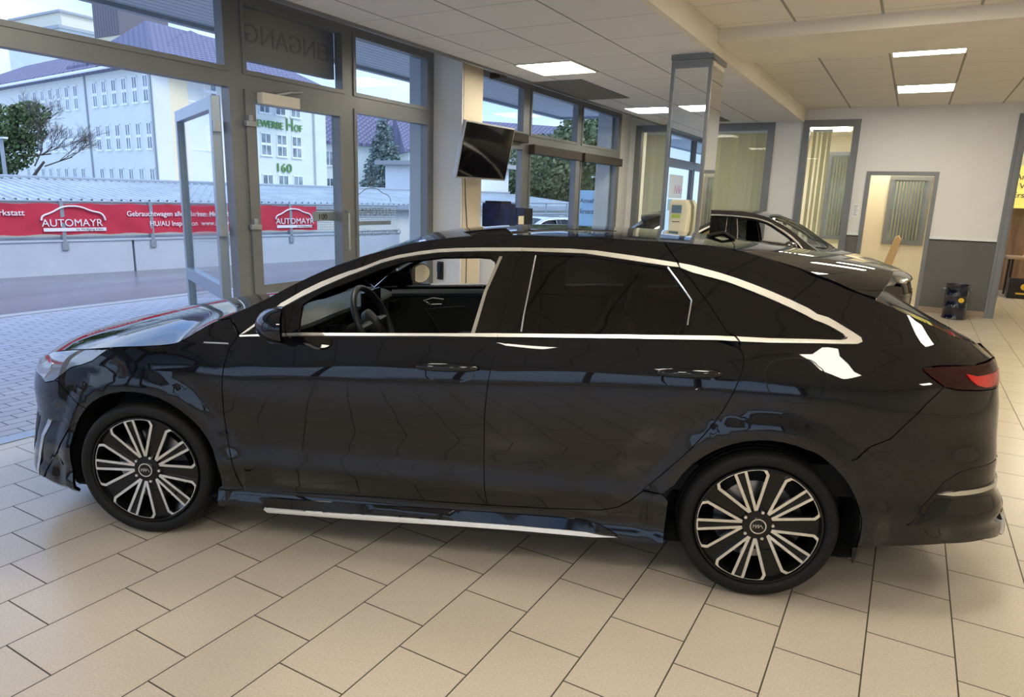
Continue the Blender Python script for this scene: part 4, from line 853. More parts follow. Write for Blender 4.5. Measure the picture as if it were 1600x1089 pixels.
# mirror-clad column
mc = empty('mirror_column', (0, 0, 0), label='tall square column clad in mirrors in the middle of the showroom', cat='column')
bx('column_core', M['beam'], -2.085, -1.745, 6.515, 6.98, 0, 2.86, mc)
bx('column_collar', M['facade'], -2.105, -1.725, 6.49, 7.0, 2.81, 2.86, mc)
bx('mirror_panel', M['mirror'], -2.075, -1.755, 6.508, 6.514, .05, 2.74, mc)
bx('mirror_panel', M['mirror'], -1.744, -1.738, 6.54, 6.96, .05, 2.76, mc)
MB().box(-2.10, -2.07, 6.495, 6.52, 0, 2.80).box(-1.76, -1.73, 6.495, 6.54, 0, 2.80).box(-2.07, -1.76, 6.495, 6.515, 2.74, 2.80).build('mirror_frame', M['facade'], mc)
# dispenser in front of the column
ds = empty('dispenser', (-1.885, 6.40, 0), label='cream plastic dispenser with blue and green label in front of the mirror column', cat='dispenser')
db_ = MB(); sec = [(-.085, 1.275), (.085, 1.275), (.092, 1.40), (.088, 1.52), (.060, 1.575), (-.075, 1.575), (-.09, 1.53), (-.088, 1.40)]
db_.prism(sec, -.055, .06, Matrix(((1, 0, 0, 0), (0, 0, 1, 0), (0, 1, 0, 0), (0, 0, 0, 1)))); db_.build('dispenser_shell', M['canister'], ds, bev=.012)
bx('dispenser_window', M['label'], -.06, .03, -.066, -.058, 1.455, 1.525, ds); bx('dispenser_label', M['labelg'], -.055, .02, -.066, -.058, 1.41, 1.44, ds)
bx('dispenser_print', M['printdark'], -.05, .02, -.062, -.056, 1.372, 1.378, ds)
MB().tube([(0, .02, 0), (0, .02, 1.28)], .022, 10).build('stand_pole', M['rail'], ds); MB().lathe([(0, 0), (.16, 0), (.16, .012), (0, .02)], 28).build('stand_foot', M['rail'], ds, smooth=True)

# ------------------------------------------------------------------ street window wall
fr = MB(); X0, X1 = XW-.09, XW
ZT0, ZT1, ZTOP = 2.31, 2.42, 2.97
fr.box(X0, X1, -6, 6.34, ZTOP, 3.12); fr.box(X0, X1, 6.6, 11.82, ZTOP, 3.12)          # head
fr.box(X0, X1, -6, 6.34, ZT0, ZT1)                                                     # transom, left part
for y0, y1 in ((3.69, 3.82), (4.94, 5.05), (6.21, 6.34), (.3, .48), (-1.6, -1.5), (-3.6, -3.5), (-6, -5.9)): fr.box(X0, X1, y0, y1, ZT1, ZTOP)
for y0, y1 in ((3.69, 3.82), (4.94, 5.05), (6.21, 6.34), (.3, .48), (-1.6, -1.5), (-3.6, -3.5), (-6, -5.9)): fr.box(X0, X1, y0, y1, 0, ZT0)
fr.box(X0, X1, 5.05, 6.21, 0, .12).box(X0, X1, -5.9, .3, 0, .12)
fr.box(X0, X1, 6.69, 11.82, 2.20, 2.36).box(X0, X1, 6.69, 11.82, .3, .45)
for y0, y1 in ((8.31, 8.48), (10.01, 10.15), (11.69, 11.82), (6.60, 6.72)): fr.box(X0, X1, y0, y1, .45, 2.20).box(X0, X1, y0, y1, 2.36, ZTOP)
ff_ = struct('trim_6', fr, M['facade'])
struct('wall_left', MB().box(X0, X1, 11.82, 12.28, 0, 3.12).box(X0, X1, 6.69, 11.82, 0, .3), M['white'])
struct('wall_left', MB().box(XW-.2, -4.27, 6.30, 6.69, 0, 3.12), M['white'])
struct('column_warm_face', MB().box(-4.272, -4.262, 6.32, 6.69, 0, 3.0), M['colwarm'])  # thin slab colouring the room-side face as if lit by warm lamps
struct('wall_left', MB().box(XW-.35, X0, 11.6, 12.3, 0, 3.4).box(XW-.24, X0, 6.19, 6.3, 0, 3.4), M['concrete'])
PV = [(.48, 3.69, ZT1, ZTOP), (3.82, 4.94, ZT1, ZTOP), (5.05, 6.21, ZT1, ZTOP), (5.05, 6.21, .12, ZT0), (6.72, 8.31, 2.36, ZTOP), (8.48, 10.01, 2.36, ZTOP), (10.15, 11.69, 2.36, ZTOP), (6.72, 8.31, .45, 2.2), (8.48, 10.01, .45, 2.2), (10.15, 11.69, .45, 2.2),
      (-1.5, .3, .12, ZT0), (-3.5, -1.6, .12, ZT0), (-5.9, -3.6, .12, ZT0), (-1.5, .3, ZT1, ZTOP), (-3.5, -1.6, ZT1, ZTOP), (-5.9, -3.6, ZT1, ZTOP)]
for k, (y0, y1, z0, z1) in enumerate(PV):
    w = struct('window_%d' % (k+3), frame_yz := MB().box(X0+.01, X1+.012, y0, y0+.035, z0, z1).box(X0+.01, X1+.012, y1-.035, y1, z0, z1).box(X0+.01, X1+.012, y0+.035, y1-.035, z0, z0+.035).box(X0+.01, X1+.012, y0+.035, y1-.035, z1-.035, z1), M['facade'])
    bx('window_pane', M['pane'], X0+.04, X0+.046, y0+.03, y1-.03, z0+.03, z1-.03, w)
# closed glass door beside the open bay
dr = struct('door_3', MB().box(X0+.005, X1+.02, 3.82, 3.915, 0, ZT0).box(X0+.005, X1+.02, 4.85, 4.94, 0, ZT0).box(X0+.005, X1+.02, 3.915, 4.85, 2.22, ZT0).box(X0+.005, X1+.02, 3.915, 4.85, .66, .775).box(X0+.005, X1+.02, 3.915, 4.85, 0, .12), M['facade'])
bx('door_pane', M['pane'], X0+.04, X0+.046, 3.9, 4.86, .77, 2.23, dr); bx('door_pane', M['pane'], X0+.04, X0+.046, 3.9, 4.86, .12, .66, dr)
for z in (2.07, 1.27, .4):
    h_ = MB().box(X1+.015, X1+.045, 3.80, 3.90, z-.035, z+.005).box(X1+.015, X1+.04, 3.83, 3.87, z+.005, z+.05).build('hinge', M['rail'], dr, bev=.003)
MB().box(X1+.02, X1+.085, 3.93, 4.32, 2.215, 2.30).build('door_closer', M['beam'], dr, bev=.006)
MB().tube([(X1+.05, 4.1, 2.30), (X1+.10, 4.2, 2.33), (X1+.02, 4.4, 2.36)], .012, 6).build('closer_arm', M['rail'], dr)
MB().tube([(X1+.03, 4.885, 1.00), (X1+.07, 4.885, 1.02), (X1+.07, 4.885, 1.36), (X1+.03, 4.885, 1.38)], .013, 8).build('pull_handle', M['silvertrim'], dr, smooth=True)
text('house_number', '100', M['printdark'], .075, (X0+.0355, 4.62, 1.30), (0, 1, 0)).parent = dr
MB().box(X0+.030, X0+.034, 4.56, 4.86, 1.285, 1.37).build('number_strip', M['rail'], dr)
# folded-out leaf of the open bay
lv = empty('open_door_leaf', (-4.78, 3.67, 0), math.atan2(.70, -1.47), label='grey-framed glass door leaf folded outwards beside the open bay', cat='door leaf')
LL = 1.60
MB().box(0, .085, -.035, .035, .02, 2.25).box(LL-.085, LL, -.035, .035, .02, 2.25).box(.085, LL-.085, -.035, .035, 2.15, 2.25).box(.085, LL-.085, -.035, .035, .66, .775).box(.085, LL-.085, -.035, .035, .02, .12).build('leaf_frame', mat('blue_grey_aluminium', (.36, .44, .52), .35, .4), lv, bev=.004)
bx('leaf_pane', M['pane'], .08, LL-.08, -.003, .003, .77, 2.16, lv); bx('leaf_pane', M['pane'], .08, LL-.08, -.003, .003, .11, .67, lv)
for z in (2.02, 1.22): MB().box(-.05, .02, -.02, .03, z-.04, z+.04).build('hinge', M['rail'], lv)
# sign box over the door, seen from behind, with its letters' faint shadow painted on the back
sb = empty('entrance_sign_box', (0, 0, 0), label='dark back of the entrance sign box hanging outside over the glass door', cat='sign')
bx('sign_back', M['panelback'], -4.86, -4.80, 3.84, 4.98, 2.56, 3.10, sb)
text('sign_letter_shadow', 'EINGANG', M['panelshade'], .21, (-4.797, 4.90, 2.70), (0, -1, 0), parent=sb, ext=.002)
sb.children[-1].matrix_world = Matrix(((0, 0, 1, -4.797), (-1, 0, 0, 4.92), (0, 1, 0, 2.70), (0, 0, 0, 1)))
# transparent film lettering on the fixed pane
fm = empty('window_lettering', (0, 0, 0), label='grey car outline and mirrored lettering stuck on the fixed pane right of the glass door', cat='window lettering')
def mirrored(name, s, m, size, y, z, parent):   # reads correctly from the street
    o = text(name, s, m, size, (0, 0, 0), (0, -1, 0), parent=parent, ext=.0008); o.matrix_world = Matrix(((0, 0, -1, X0+.030), (-1, 0, 0, y), (0, 1, 0, z), (0, 0, 0, 1))) if False else Matrix(((0, 0, -1, X0+.034), (-1, 0, 0, y), (0, 1, 0, z), (0, 0, 0, 1))); return o
mirrored('film_name', 'AUTOMAYR', M['rail'], .115, 5.66, 1.325, fm)
mirrored('film_line', 'ÖFFNUNGSZEITEN', M['rail'], .075, 5.80, 1.13, fm)
mirrored('film_line', 'Mo - Fr', M['winframe'], .05, 5.72, 1.0, fm); mirrored('film_line', 'Sa', M['winframe'], .05, 5.72, .93, fm)
CARLINE = [(0, 0), (.02, .10), (.16, .16), (.30, .27), (.42, .31), (.62, .30), (.78, .20), (.92, .17), (.98, .10), (1., 0)]
MB().tube([(X0+.034, 5.08+.56*x, 1.46+.45*z) for x, z in smooth_line(CARLINE, 2)], .004, 4).build('film_car_outline', M['rail'], fm)
MB().box(X0+.032, X0+.035, 5.08, 5.64, 1.235, 1.275).build('film_bar', M['rail'], fm)
# roller blinds hung under the transoms
for y0, y1, nm in ((6.95, 8.28, 'left'), (8.45, 10.0, 'middle'), (10.12, 11.72, 'right')):
    b = empty('roller_blind', (0, 0, 0), label='dark brown rolled-up blind under the transom of the %s rear street window' % nm, cat='roller blind')
    bx('blind_cassette', M['blindbox'], XW+.005, XW+.10, y0, y1, 2.12 if nm != 'left' else 2.25, 2.25 if nm != 'left' else 2.36, b, .01)
# television on the column
tv = empty('television', (-4.0, 6.345, 2.005), label='flat television tilted down on the column between the street windows', cat='television')
tv.rotation_euler = (0, math.radians(12), math.radians(-3))
MB().box(-.02, .02, -.45, .45, -.285, .285).build('tv_case', M['tvframe'], tv, bev=.006); bx('tv_screen', M['screen'], .020, .024, -.435, .435, -.265, .27, tv)
MB().box(-.06, -.02, -.25, .25, -.17, .17).build('tv_back', M['plastic'], tv); MB().tube([(-.05, 0, 0), (-.22, 0, .0)], .03, 10).build('wall_bracket', M['rail'], tv)
cb_ = MB().tube([(-4.262, 6.36, 1.75), (-4.257, 6.37, 1.5), (-4.257, 6.41, 1.2), (-4.257, 6.40, .4), (-4.257, 6.40, .02)], .005, 6).build('cable', M['plastic'], smooth=True); tag(cb_, 'thin black cable running down the column below the television', 'cable')
# shelf with dark cases by the column
sh = empty('side_cabinet', (0, 0, 0), label='white low cabinet by the street window beyond the column', cat='cabinet')
bx('cabinet_body', M['winframe'], -4.45, -4.02, 6.80, 7.75, 0, 1.10, sh, .006); bx('cabinet_door', M['white'], -4.02, -4.004, 6.82, 7.27, .04, 1.07, sh); bx('cabinet_door', M['white'], -4.02, -4.004, 7.28, 7.73, .04, 1.07, sh)
c1 = empty('coffee_machine', (0, 0, 0), label='dark blue coffee machine on the white cabinet by the column', cat='coffee machine')
bx('machine_body', M['boxblue'], -4.34, -4.08, 6.84, 7.18, 1.10, 1.475, c1, .012); bx('machine_lid', M['plastic'], -4.32, -4.10, 6.87, 7.10, 1.475, 1.50, c1, .006)
c2 = empty('storage_box', (0, 0, 0), label='dark box with lettering beside the coffee machine', cat='box')
bx('box_body', M['boxblue'], -4.32, -4.08, 7.2, 7.40, 1.10, 1.43, c2, .006); bx('box_print', M['canister'], -4.078, -4.076, 7.24, 7.37, 1.2, 1.33, c2)
c3 = bx('storage_box', M['plastic'], -4.30, -4.09, 7.42, 7.62, 1.10, 1.42, None, .008); tag(c3, 'black box at the right end of the white cabinet', 'box')
# wall telephone on the pier, seen through the car's windows
ph = empty('wall_telephone', (0, 0, 0), label='black wall telephone on the white pier face under the television', cat='telephone')
bx('phone_body', M['plastic'], -4.56, -4.49, 6.27, 6.298, .62, .82, ph, .004); bx('phone_cradle', M['gloss'], -4.55, -4.50, 6.25, 6.27, .70, .80, ph, .004)
# wall behind the camera, glazed above a low parapet
struct('wall_front', MB().box(-4.73, 6.5, -6.1, -6, 0, .5).box(-4.73, 6.5, -6.1, -6, 2.5, 3.2), M['white'])
fw = MB()
for x in (-4.7, -2.5, -.3, 1.9, 4.1, 6.4): fw.box(x, x+.12, -6.09, -6.0, .5, 2.5)
struct('trim_9', fw, M['facade'])
for k in range(5):
    x = -4.58+2.2*k; w = struct('window_%d' % (20+k), MB().box(x, x+2.08, -6.06, -6.02, .5, .54), M['facade']); bx('window_pane', M['pane'], x, x+2.08, -6.05, -6.044, .54, 2.5, w)
struct('wall_left', MB().box(-4.85, -4.64, 12.28, 15.5, 0, 3.1), M['white'])
struct('wall_right', MB().box(4.42, 4.5, 12.44, 16.9, 0, 3.0), M['cream'])
struct('ceiling', MB().box(-5.2, 6.8, -6.2, 17.3, 3.4, 3.5), M['concrete'])

po = empty('window_poster', (0, 0, 0), label='pale poster with red lettering on the street window behind the camera, seen in the mirror', cat='poster')
bx('poster_sheet', M['winframe'], X1+.004, X1+.006, -2.75, -1.75, 1.62, 2.12, po); bx('poster_band', M['signblue'], X1+.004, X1+.0065, -2.75, -1.75, 1.36, 1.60, po)
text('poster_writing', 'FINA', M['redlit'], .26, (X1+.008, -1.85, 1.72), (0, -1, 0), parent=po, sx=1.2); po.children[-1].matrix_world = Matrix(((0, 0, 1, X1+.008), (1, 0, 0, -2.70), (0, 1, 0, 1.72), (0, 0, 0, 1)))
text('poster_writing', '910', M['redlit'], .2, (0, 0, 0), (0, 1, 0), parent=po); po.children[-1].matrix_world = Matrix(((0, 0, 1, X1+.008), (1, 0, 0, -2.6), (0, 1, 0, 1.41), (0, 0, 0, 1)))
ms = bx('motion_sensor', M['plastic'], -4.20, -4.06, 6.72, 6.86, 2.80, 2.86, None, .006); tag(ms, 'small black sensor under the ceiling edge beside the television column', 'sensor')

# ------------------------------------------------------------------ outdoors
struct('ground_paving', MB().box(-9.15, -4.64, -12, 40, -.12, -.02), M['paving'])
struct('ground_threshold', MB().box(-4.72, -4.60, -6, 12.3, -.05, .004), M['rail'])
struct('ground_kerb', MB().box(-9.32, -9.15, -12, 40, -.12, -.012), M['kerb'])
struct('ground_road', MB().box(-40, -9.32, -20, 45, -.14, -.035), M['asphalt'])
struct('ground_beyond', MB().box(-300, 200, -120, 300, -.5, -.2), M['concrete'])
struct('ground_slab', MB().box(-4.64, 20, 17.2, 60, -.2, -.03), M['asphalt'])
cn = MB(); cn.box(-6.42, -4.74, -12, 13.05, 3.14, 3.18); struct('canopy_soffit', cn, M['soffit'])
struct('canopy_fascia', MB().box(-6.50, -6.42, -12, 13.1, 3.10, 3.55).box(-6.42, -4.74, 13.05, 13.12, 3.1, 3.55).box(-6.42, -4.74, -12, 13.05, 3.5, 3.55), M['rail'])
# retaining wall with fence, banner and the ribbed roof behind it; local frame runs along the wall
WL = Matrix(((.19592, -.98062, 0, -14.2), (.98062, .19592, 0, 0), (0, 0, 1, 0), (0, 0, 0, 1)))      # local x along the wall, local -y towards the showroom
def wbuild(mb, name, m, parent=None, **k):
    mb.v = [tuple(WL @ Vector(p)) for p in mb.v]; return mb.build(name, m, parent, **k)
rw = wbuild(MB().box(-14, 7.86, 0, .25, -.1, .56).box(7.90, 14.3, 0, .25, -.1, .56).box(-14, 14.3, -.02, .27, .545, .575), 'retaining_wall', M['concrete']); tag(rw, 'long white concrete wall across the road under the red banner', 'wall')
fe = empty('railing', (0, 0, 0), label='grey steel railing along the top of the white concrete wall', cat='railing')
for z in (.61, 1.235): wbuild(MB().tube([(-14, .06, z), (14.3, .06, z)], .022, 6), 'rail_bar', M['rail'], fe)
for x in [-11.0+1.48*k for k in range(17)]: wbuild(MB().box(x-.03, x+.03, -.02, .10, .40, 1.25).box(x-.05, x+.05, -.03, 0, .40, .53), 'rail_post', M['rail'], fe)
me_ = MB()
for k in range(44): me_.tube([(11.9+.055*k, .06, .63), (11.9+.055*k, .06, 1.22)], .003, 3, cap=False)
for k in range(11): me_.tube([(11.9, .06, .64+.055*k), (14.25, .06, .64+.055*k)], .003, 3, cap=False)
wbuild(me_, 'wire_mesh', M['rail'], fe)
bn = empty('advertising_banner', (0, 0, 0), label='long red advertising banner with white lettering on the railing', cat='banner')
bm_ = MB(); n = 150; xs = [-8+19.86*i/n for i in range(n+1)]
for i, x in enumerate(xs):
    for j in range(5):
        z = .67+.53*j/4; bm_.v.append((x, -.015+.007*math.sin(x*5.1+j)+.005*math.sin(x*13+2*j), z+(.010*math.sin(x*9) if j in (0, 4) else 0)))
for i in range(n):
    for j in range(4): a = i*5+j; bm_.f.append((a, a+5, a+6, a+1))
wbuild(bm_, 'banner_cloth', M['banner'], bn, smooth=True)
XD = (.19592, .98062, 0)
def wtext(s, size, x, z, m='print', align='LEFT', bold=.0, sx=1.):
    p = WL @ Vector((x, -.034, z)); return text('banner_writing', s, M[m], size, p, XD, parent=bn, align=align, bold=bold, sx=sx)
def logo(x0, sc=1.):
    lb = MB(); lb.tube([(x0+1.0*sc*x, -.036, .915+.80*sc*z) for x, z in smooth_line(CARLINE, 2)], .016, 5); lb.box(x0+.02, x0+1.0*sc, -.036, -.032, .725, .785)
    wbuild(lb, 'banner_logo', M['print'], bn); wtext('AUTOMAYR', .178, x0+.0, .812, sx=.98); wtext('by Wolfgang Klein', .058, x0+.52, .738, 'printdark')
logo(6.43); logo(10.82, .9)
wtext('Werkstatt', .135, 6.20, 1.0, align='RIGHT', bold=.001)
wtext('Gebrauchtwagen aller Marken  Meisterbetrieb', .132, 7.80, .985, bold=.001, sx=.92); wtext('HU/AU Inspektion  www.automayr.com', .132, 8.19, .80, bold=.001, sx=.92)
rf = empty('ribbed_shed_roof', (0, 0, 0), label='low ribbed metal roof stretching behind the railing and banner', cat='roof')
rm = MB(); nr = 948
for i in range(nr+1):
    x = -16+.17*(i//4)+(0, .11, .125, .155)[i % 4]; o = (0, 0, .04, .04)[i % 4]
    rm.v += [(x+.0, .55, 1.235+o), (x, 4.8, 1.60+o)]
for i in range(nr): a = 2*i; rm.f.append((a, a+2, a+3, a+1))
wbuild(rm, 'roof_sheet', mat('ribbed_sheet', (.50, .54, .55), .5, .15, noise=(1.5, .15, 4)), rf)
wbuild(MB().box(-16, 24, .52, .58, 1.12, 1.245), 'eaves_gutter', M['rail'], rf)
wbuild(MB().tube([(-13.4, 4.85, 1.63), (24, 4.85, 1.66)], .05, 6), 'roof_ridge', M['rail'], rf)
wbuild(MB().box(-16, 24, .75, .80, .2, 1.16), 'shed_wall', M['facadewall'], rf)
# the office building across the road
CB = Vector((-48.632, 30.547, 0)); dL = Vector((-.98164, .11201, 0)).normalized(); dR = Vector((-.07094, .9803, 0)).normalized()
K0 = Vector((-45.7165, 30.2143, 0))
ob = empty('office_building', (0, 0, 0), label='long pale office building with rows of white windows across the road', cat='building')
def quad_wall(P, d, s0, s1, z0, z1, back, m, name, parent):
    p = P+d*s0; q = P+d*s1; b = back; mb = MB(); v = [p, q, q+b, p+b]
    mb.v = [(a.x, a.y, z) for z in (z0, z1) for a in v]; mb.f = [(0, 1, 2, 3), (4, 5, 6, 7)]+[(i, (i+1) % 4, 4+(i+1) % 4, 4+i) for i in range(4)]
    return mb.build(name, m, parent)
bL = Vector((-dL.y, dL.x, 0)); bL = bL if bL.dot(Vector((-.48, .85, 0))) > 0 else -bL
bR = Vector((-1, -.07, 0)).normalized()
quad_wall(CB, dL, -2.95, 40, -1, 9.5, dR*12+dL*.6, M['facadewall'], 'left_wing_wall', ob)
quad_wall(K0, dR, .02, 1.3, -1, 9.6, dL*3+dR*.9, M['facadewall'], 'stair_wall', ob)
quad_wall(K0, dR, 1.3, 2.8, -1, 9.6, dL*3, M['facadeyel'], 'stair_wall', ob)
quad_wall(K0+bR*.25, dR, 2.8, 17.3, -1, 10.1, dL*12, M['facadewall'], 'right_wing_wall', ob)
quad_wall(K0, dR, 15.9, 17.3, -1, 10.1, dL*12, M['facadewall'], 'end_pier', ob)
def roof(P, d, b, s0, s1, dep, z0, z1, ov, hip0, hip1, m, name, parent):
    A = [P+d*(s0-ov)-b*ov, P+d*(s1+ov)-b*ov, P+d*(s1+ov)+b*(dep+ov), P+d*(s0-ov)+b*(dep+ov)]; r0 = P+d*(s0-ov+hip0)+b*(dep/2); r1 = P+d*(s1+ov-hip1)+b*(dep/2)
    mb = MB(); mb.v = [(a.x, a.y, z0) for a in A]+[(r0.x, r0.y, z1), (r1.x, r1.y, z1)]+[(a.x, a.y, z0-.3) for a in A]
    mb.f = [(0, 1, 5, 4), (1, 2, 5), (2, 3, 4, 5), (3, 0, 4), (6, 7, 8, 9), (0, 1, 7, 6), (1, 2, 8, 7), (2, 3, 9, 8), (3, 0, 6, 9)]
    return mb.build(name, m, parent)
RT = tile_mat('slate_roof_tiles', 0, .33, 0, .42, .5, .03, (.17, .165, .24), (.23, .22, .31), (.07, .07, .12), .8, .1)
roof(CB, dL, bL, -2.97, 40, 12, 9.75, 13.3, .7, 6, 6, RT, 'left_roof', ob)
roof(K0+bR*.25, dR, dL, .75, 17.3, 12, 10.3, 13.7, .7, 3.5, 6, RT, 'right_roof', ob)
for P, d, s0, s1, z, b in ((CB, dL, -3.6, 40.6, 9.55, bL), (K0+bR*.25, dR, -.5, 18., 10.15, bR)):
    mb = MB(); p = P+d*s0-b*.75; q = P+d*s1-b*.75; mb.tube([(p.x, p.y, z), (q.x, q.y, z)], .11, 6); mb.build('gutter', M['winframe'], ob)
def win(P, d, b, s, z0, z1, w, rows, cols=2):
    """a white framed window standing in the wall plane at distance s"""
    out = -b; X = lambda u, o, z: tuple(P+d*u+out*o+Vector((0, 0, z)))
    mb = MB()
    def bxx(u0, u1, za, zb, o0, o1):
        k = len(mb.v); mb.v += [X(u, o, z) for z in (za, zb) for o in (o0, o1) for u in (u0, u1)]; mb.f += [tuple(k+i for i in q) for q in ((0, 2, 3, 1), (4, 5, 7, 6), (0, 1, 5, 4), (2, 6, 7, 3), (0, 4, 6, 2), (1, 3, 7, 5))]
    t = .07; bxx(s, s+t, z0, z1, 0, .06); bxx(s+w-t, s+w, z0, z1, 0, .06); bxx(s, s+w, z1-t, z1, 0, .06); bxx(s-.08, s+w+.08, z0-.08, z0+.04, 0, .14)
    for r in range(1, rows): zz = z0+(z1-z0)*r/rows; bxx(s+t, s+w-t, zz-(.10 if rows == 2 else .04), zz+(.10 if rows == 2 else .04), 0, .06)
    for c in range(1, cols): uu = s+w*c/cols; bxx(uu-.035, uu+.035, z0, z1, 0, .06)
    f = mb.build('window_frame', M['winframe'], ob); pn = MB(); pn.v = [X(s+t, .02, z0), X(s+w-t, .02, z0), X(s+w-t, .02, z1), X(s+t, .02, z1)]; pn.f = [(0, 1, 2, 3)]; pn.build('window_glass', M['winpane'], f)
for z0, z1 in ((7.13, 8.9), (4.02, 5.8), (.95, 2.72)):
    for k in range(6): win(CB, dL, bL, -2.45+1.53*k, z0, z1, .72, 2)
    for k in range(8): win(CB, dL, bL, 8.45+1.55*k, z0, z1, .72, 2)
for s in (7.05, -2.75):
    p = CB+dL*s-bL*.08; MB().tube([(p.x, p.y, 9.5), (p.x, p.y, -1)], .06, 6).build('downpipe', M['rail'], ob)
PR = K0+bR*.25
for s in (2.9, 4.4, 6.15, 7.92, 9.68, 11.45, 13.2):
    win(PR, dR, bR, s, 7.55, 9.3, 1.15, 2); win(PR, dR, bR, s, 4.23, 6.0, 1.15, 2); win(PR, dR, bR, s, 1.35, 2.72, 1.2, 1)
p = PR+dR*8.55-bR*.10; text('building_lettering', 'G', M['green'], 1.0, (p.x, p.y, 6.42), tuple(dR), parent=ob, ext=.04, bold=.0, sx=1.0)
p = PR+dR*9.3-bR*.10; text('building_lettering', 'EWERBE', M['green'], .80, (p.x, p.y, 6.42), tuple(dR), parent=ob, ext=.04, bold=.0, sx=.98)
p = PR+dR*12.5-bR*.10; text('building_lettering', 'H', M['green'], 1.5, (p.x, p.y, 6.38), tuple(dR), parent=ob, ext=.04, bold=-.01, sx=.85)
p = PR+dR*13.45-bR*.10; text('building_lettering', 'OF', M['green'], .80, (p.x, p.y, 6.42), tuple(dR), parent=ob, ext=.04, bold=.0, sx=.98)
p = PR+dR*11.1-bR*.10; text('building_number', '160', M['green'], 1.0, (p.x, p.y, 2.98), tuple(dR), parent=ob, ext=.04, bold=.0, sx=1.3)
bs = MB(); p = PR+dR*7.7-bR*.08; bs.v = [tuple(p+dR*a+Vector((0, 0, z))) for a, z in ((0, 3.5), (1.3, 3.5), (1.3, 4.0), (0, 4.0))]; bs.f = [(0, 1, 2, 3)]; bs.build('facade_board', M['winframe'], ob)
# chimney block and penthouse above the roofs
ch_ = empty('ventilation_block', (-72.6, 45.4, 0), label='brown ribbed ventilation block rising above the office roof', cat='building')
MB().box(-3.0, 1.2, -1.2, 4.0, 8, 16.2).build('block_base', M['facadeyel'], ch_); MB().box(-3.1, 1.3, -1.3, 4.1, 16.2, 20.5).build('block_cladding', stripe_mat('brown_cladding', 0, .45, (.17, .14, .15), (.10, .08, .09), .6, .3), ch_)
th = empty('penthouse', (-114.5, 62.0, 0), label='pale green stepped penthouse far behind the office roof', cat='building')
MB().box(-9, 6.0, -3.5, 8, 10, 22.9).build('penthouse_wall', M['facadewall'], th); MB().box(-8, 5.4, -3, 7, 23.3, 25.2).build('upper_storey', M['cream'], th); MB().box(-9.5, 6.5, -4, 8.5, 22.9, 23.3).build('flat_roof', M['kerb'], th); MB().box(-8.4, 5.8, -3.4, 7.4, 25.2, 25.5).build('top_roof', M['kerb'], th)
# houses farther right
def house(nm, label, P, d, L, dep, ze, zr, m, rm_, dorm):
    h = empty(nm, (0, 0, 0), label=label, cat='building'); d = Vector(d).normalized(); b = Vector((-d.y, d.x, 0)); b = b if b.dot(Vector((-.48, .85, 0))) > 0 else -b; P = Vector(P)
    quad_wall(P, d, 0, L, -1, ze, b*dep, m, 'house_wall', h); roof(P, d, b, 0, L, dep, ze+.1, zr, .5, 0, 0, rm_, 'house_roof', h)
    global ob; keep = ob; ob = h; k = 0; s = 1.6
    while s < L-1.6:
        for z0 in (1.4, 4.2): 
            if z0+1.5 < ze: win(P, d, b, s, z0, z0+1.5, 1.0, 1)
        s += 2.6
    ob = keep
    for s in dorm:
        q = P+d*s+b*1.2; mt_ = Matrix((( d.x, b.x, 0, q.x), (d.y, b.y, 0, q.y), (0, 0, 1, 0), (0, 0, 0, 1)))
        MB().box(0, 1.6, 0, 3., ze+.6, ze+1.9, mt_).build('dormer', mat('dormer_red', (.36, .06, .06), .7), h); MB().box(.3, 1.3, -.05, .0, ze+.8, ze+1.7, mt_).build('dormer_window', M['winframe'], h)
    return h
house('town_house', 'cream town house with violet roof and red dormers behind the office building', (-58.0, 52.5, 0), (.55, .83, 0), 12, 9, 6.6, 12.2, M['facadewall'], RT, (1.6, 7.0))
house('terrace_house', 'long pale terrace with slate roof behind the spruce', (-45.6, 57.6, 0), (.62, .78, 0), 26, 8, 5.8, 9.6, M['facadewall'], RT, (3,))
gs = empty('garage_block', (0, 0, 0), label='small white flat-roofed block right of the spruce', cat='building')
MB().box(-18.5, -14.6, 21.9, 25.0, -.2, 2.62).build('block_wall', M['winframe'], gs); MB().box(-18.8, -14.3, 21.6, 25.3, 2.62, 2.78).build('block_roof', M['kerb'], gs)
py_ = empty('sign_pylon', (-7.65, 10.05, 0), math.radians(20), label='white and pale blue pylon standing outside the fixed pane', cat='pylon')
MB().box(-.22, .0, -.07, .07, -.02, 1.50).build('pylon_face', M['winframe'], py_); MB().box(0, .26, -.09, .09, -.02, 2.2).build('pylon_body', M['signblue'], py_)
# trees
def blob(c, r, n, size, seed, flat=.8):
    """leaves scattered through an ellipsoid crown"""
    rnd = random.Random(seed); V = []; F = []
    for _ in range(n):
        while 1:
            p = Vector((rnd.uniform(-1, 1), rnd.uniform(-1, 1), rnd.uniform(-1, 1)))
            if .25 < p.length < 1: break
        p = p*(.55+.45*rnd.random()**.5)/max(.55, p.length) if rnd.random() < .5 else p
        q = Vector((c[0]+p.x*r[0], c[1]+p.y*r[1], c[2]+p.z*r[2])); a = Vector((rnd.uniform(-1, 1), rnd.uniform(-1, 1), rnd.uniform(-.6, .9))).normalized(); b = a.orthogonal().normalized(); e = a.cross(b); s = size*rnd.uniform(.6, 1.3); k = len(V)
        V += [tuple(q+b*s), tuple(q+e*s*.6), tuple(q-b*s), tuple(q-e*s*.6)]; F.append((k, k+1, k+2, k+3))
    return V, F
def foliage(name, blobs, m, parent, seed=1):
    mb = MB()
    for i, (c, r, n, s) in enumerate(blobs):
        V, F = blob(c, r, n, s, seed*31+i); k = len(mb.v); mb.v += V; mb.f += [tuple(k+j for j in f) for f in F]
    return mb.build(name, m, parent, fix=False)
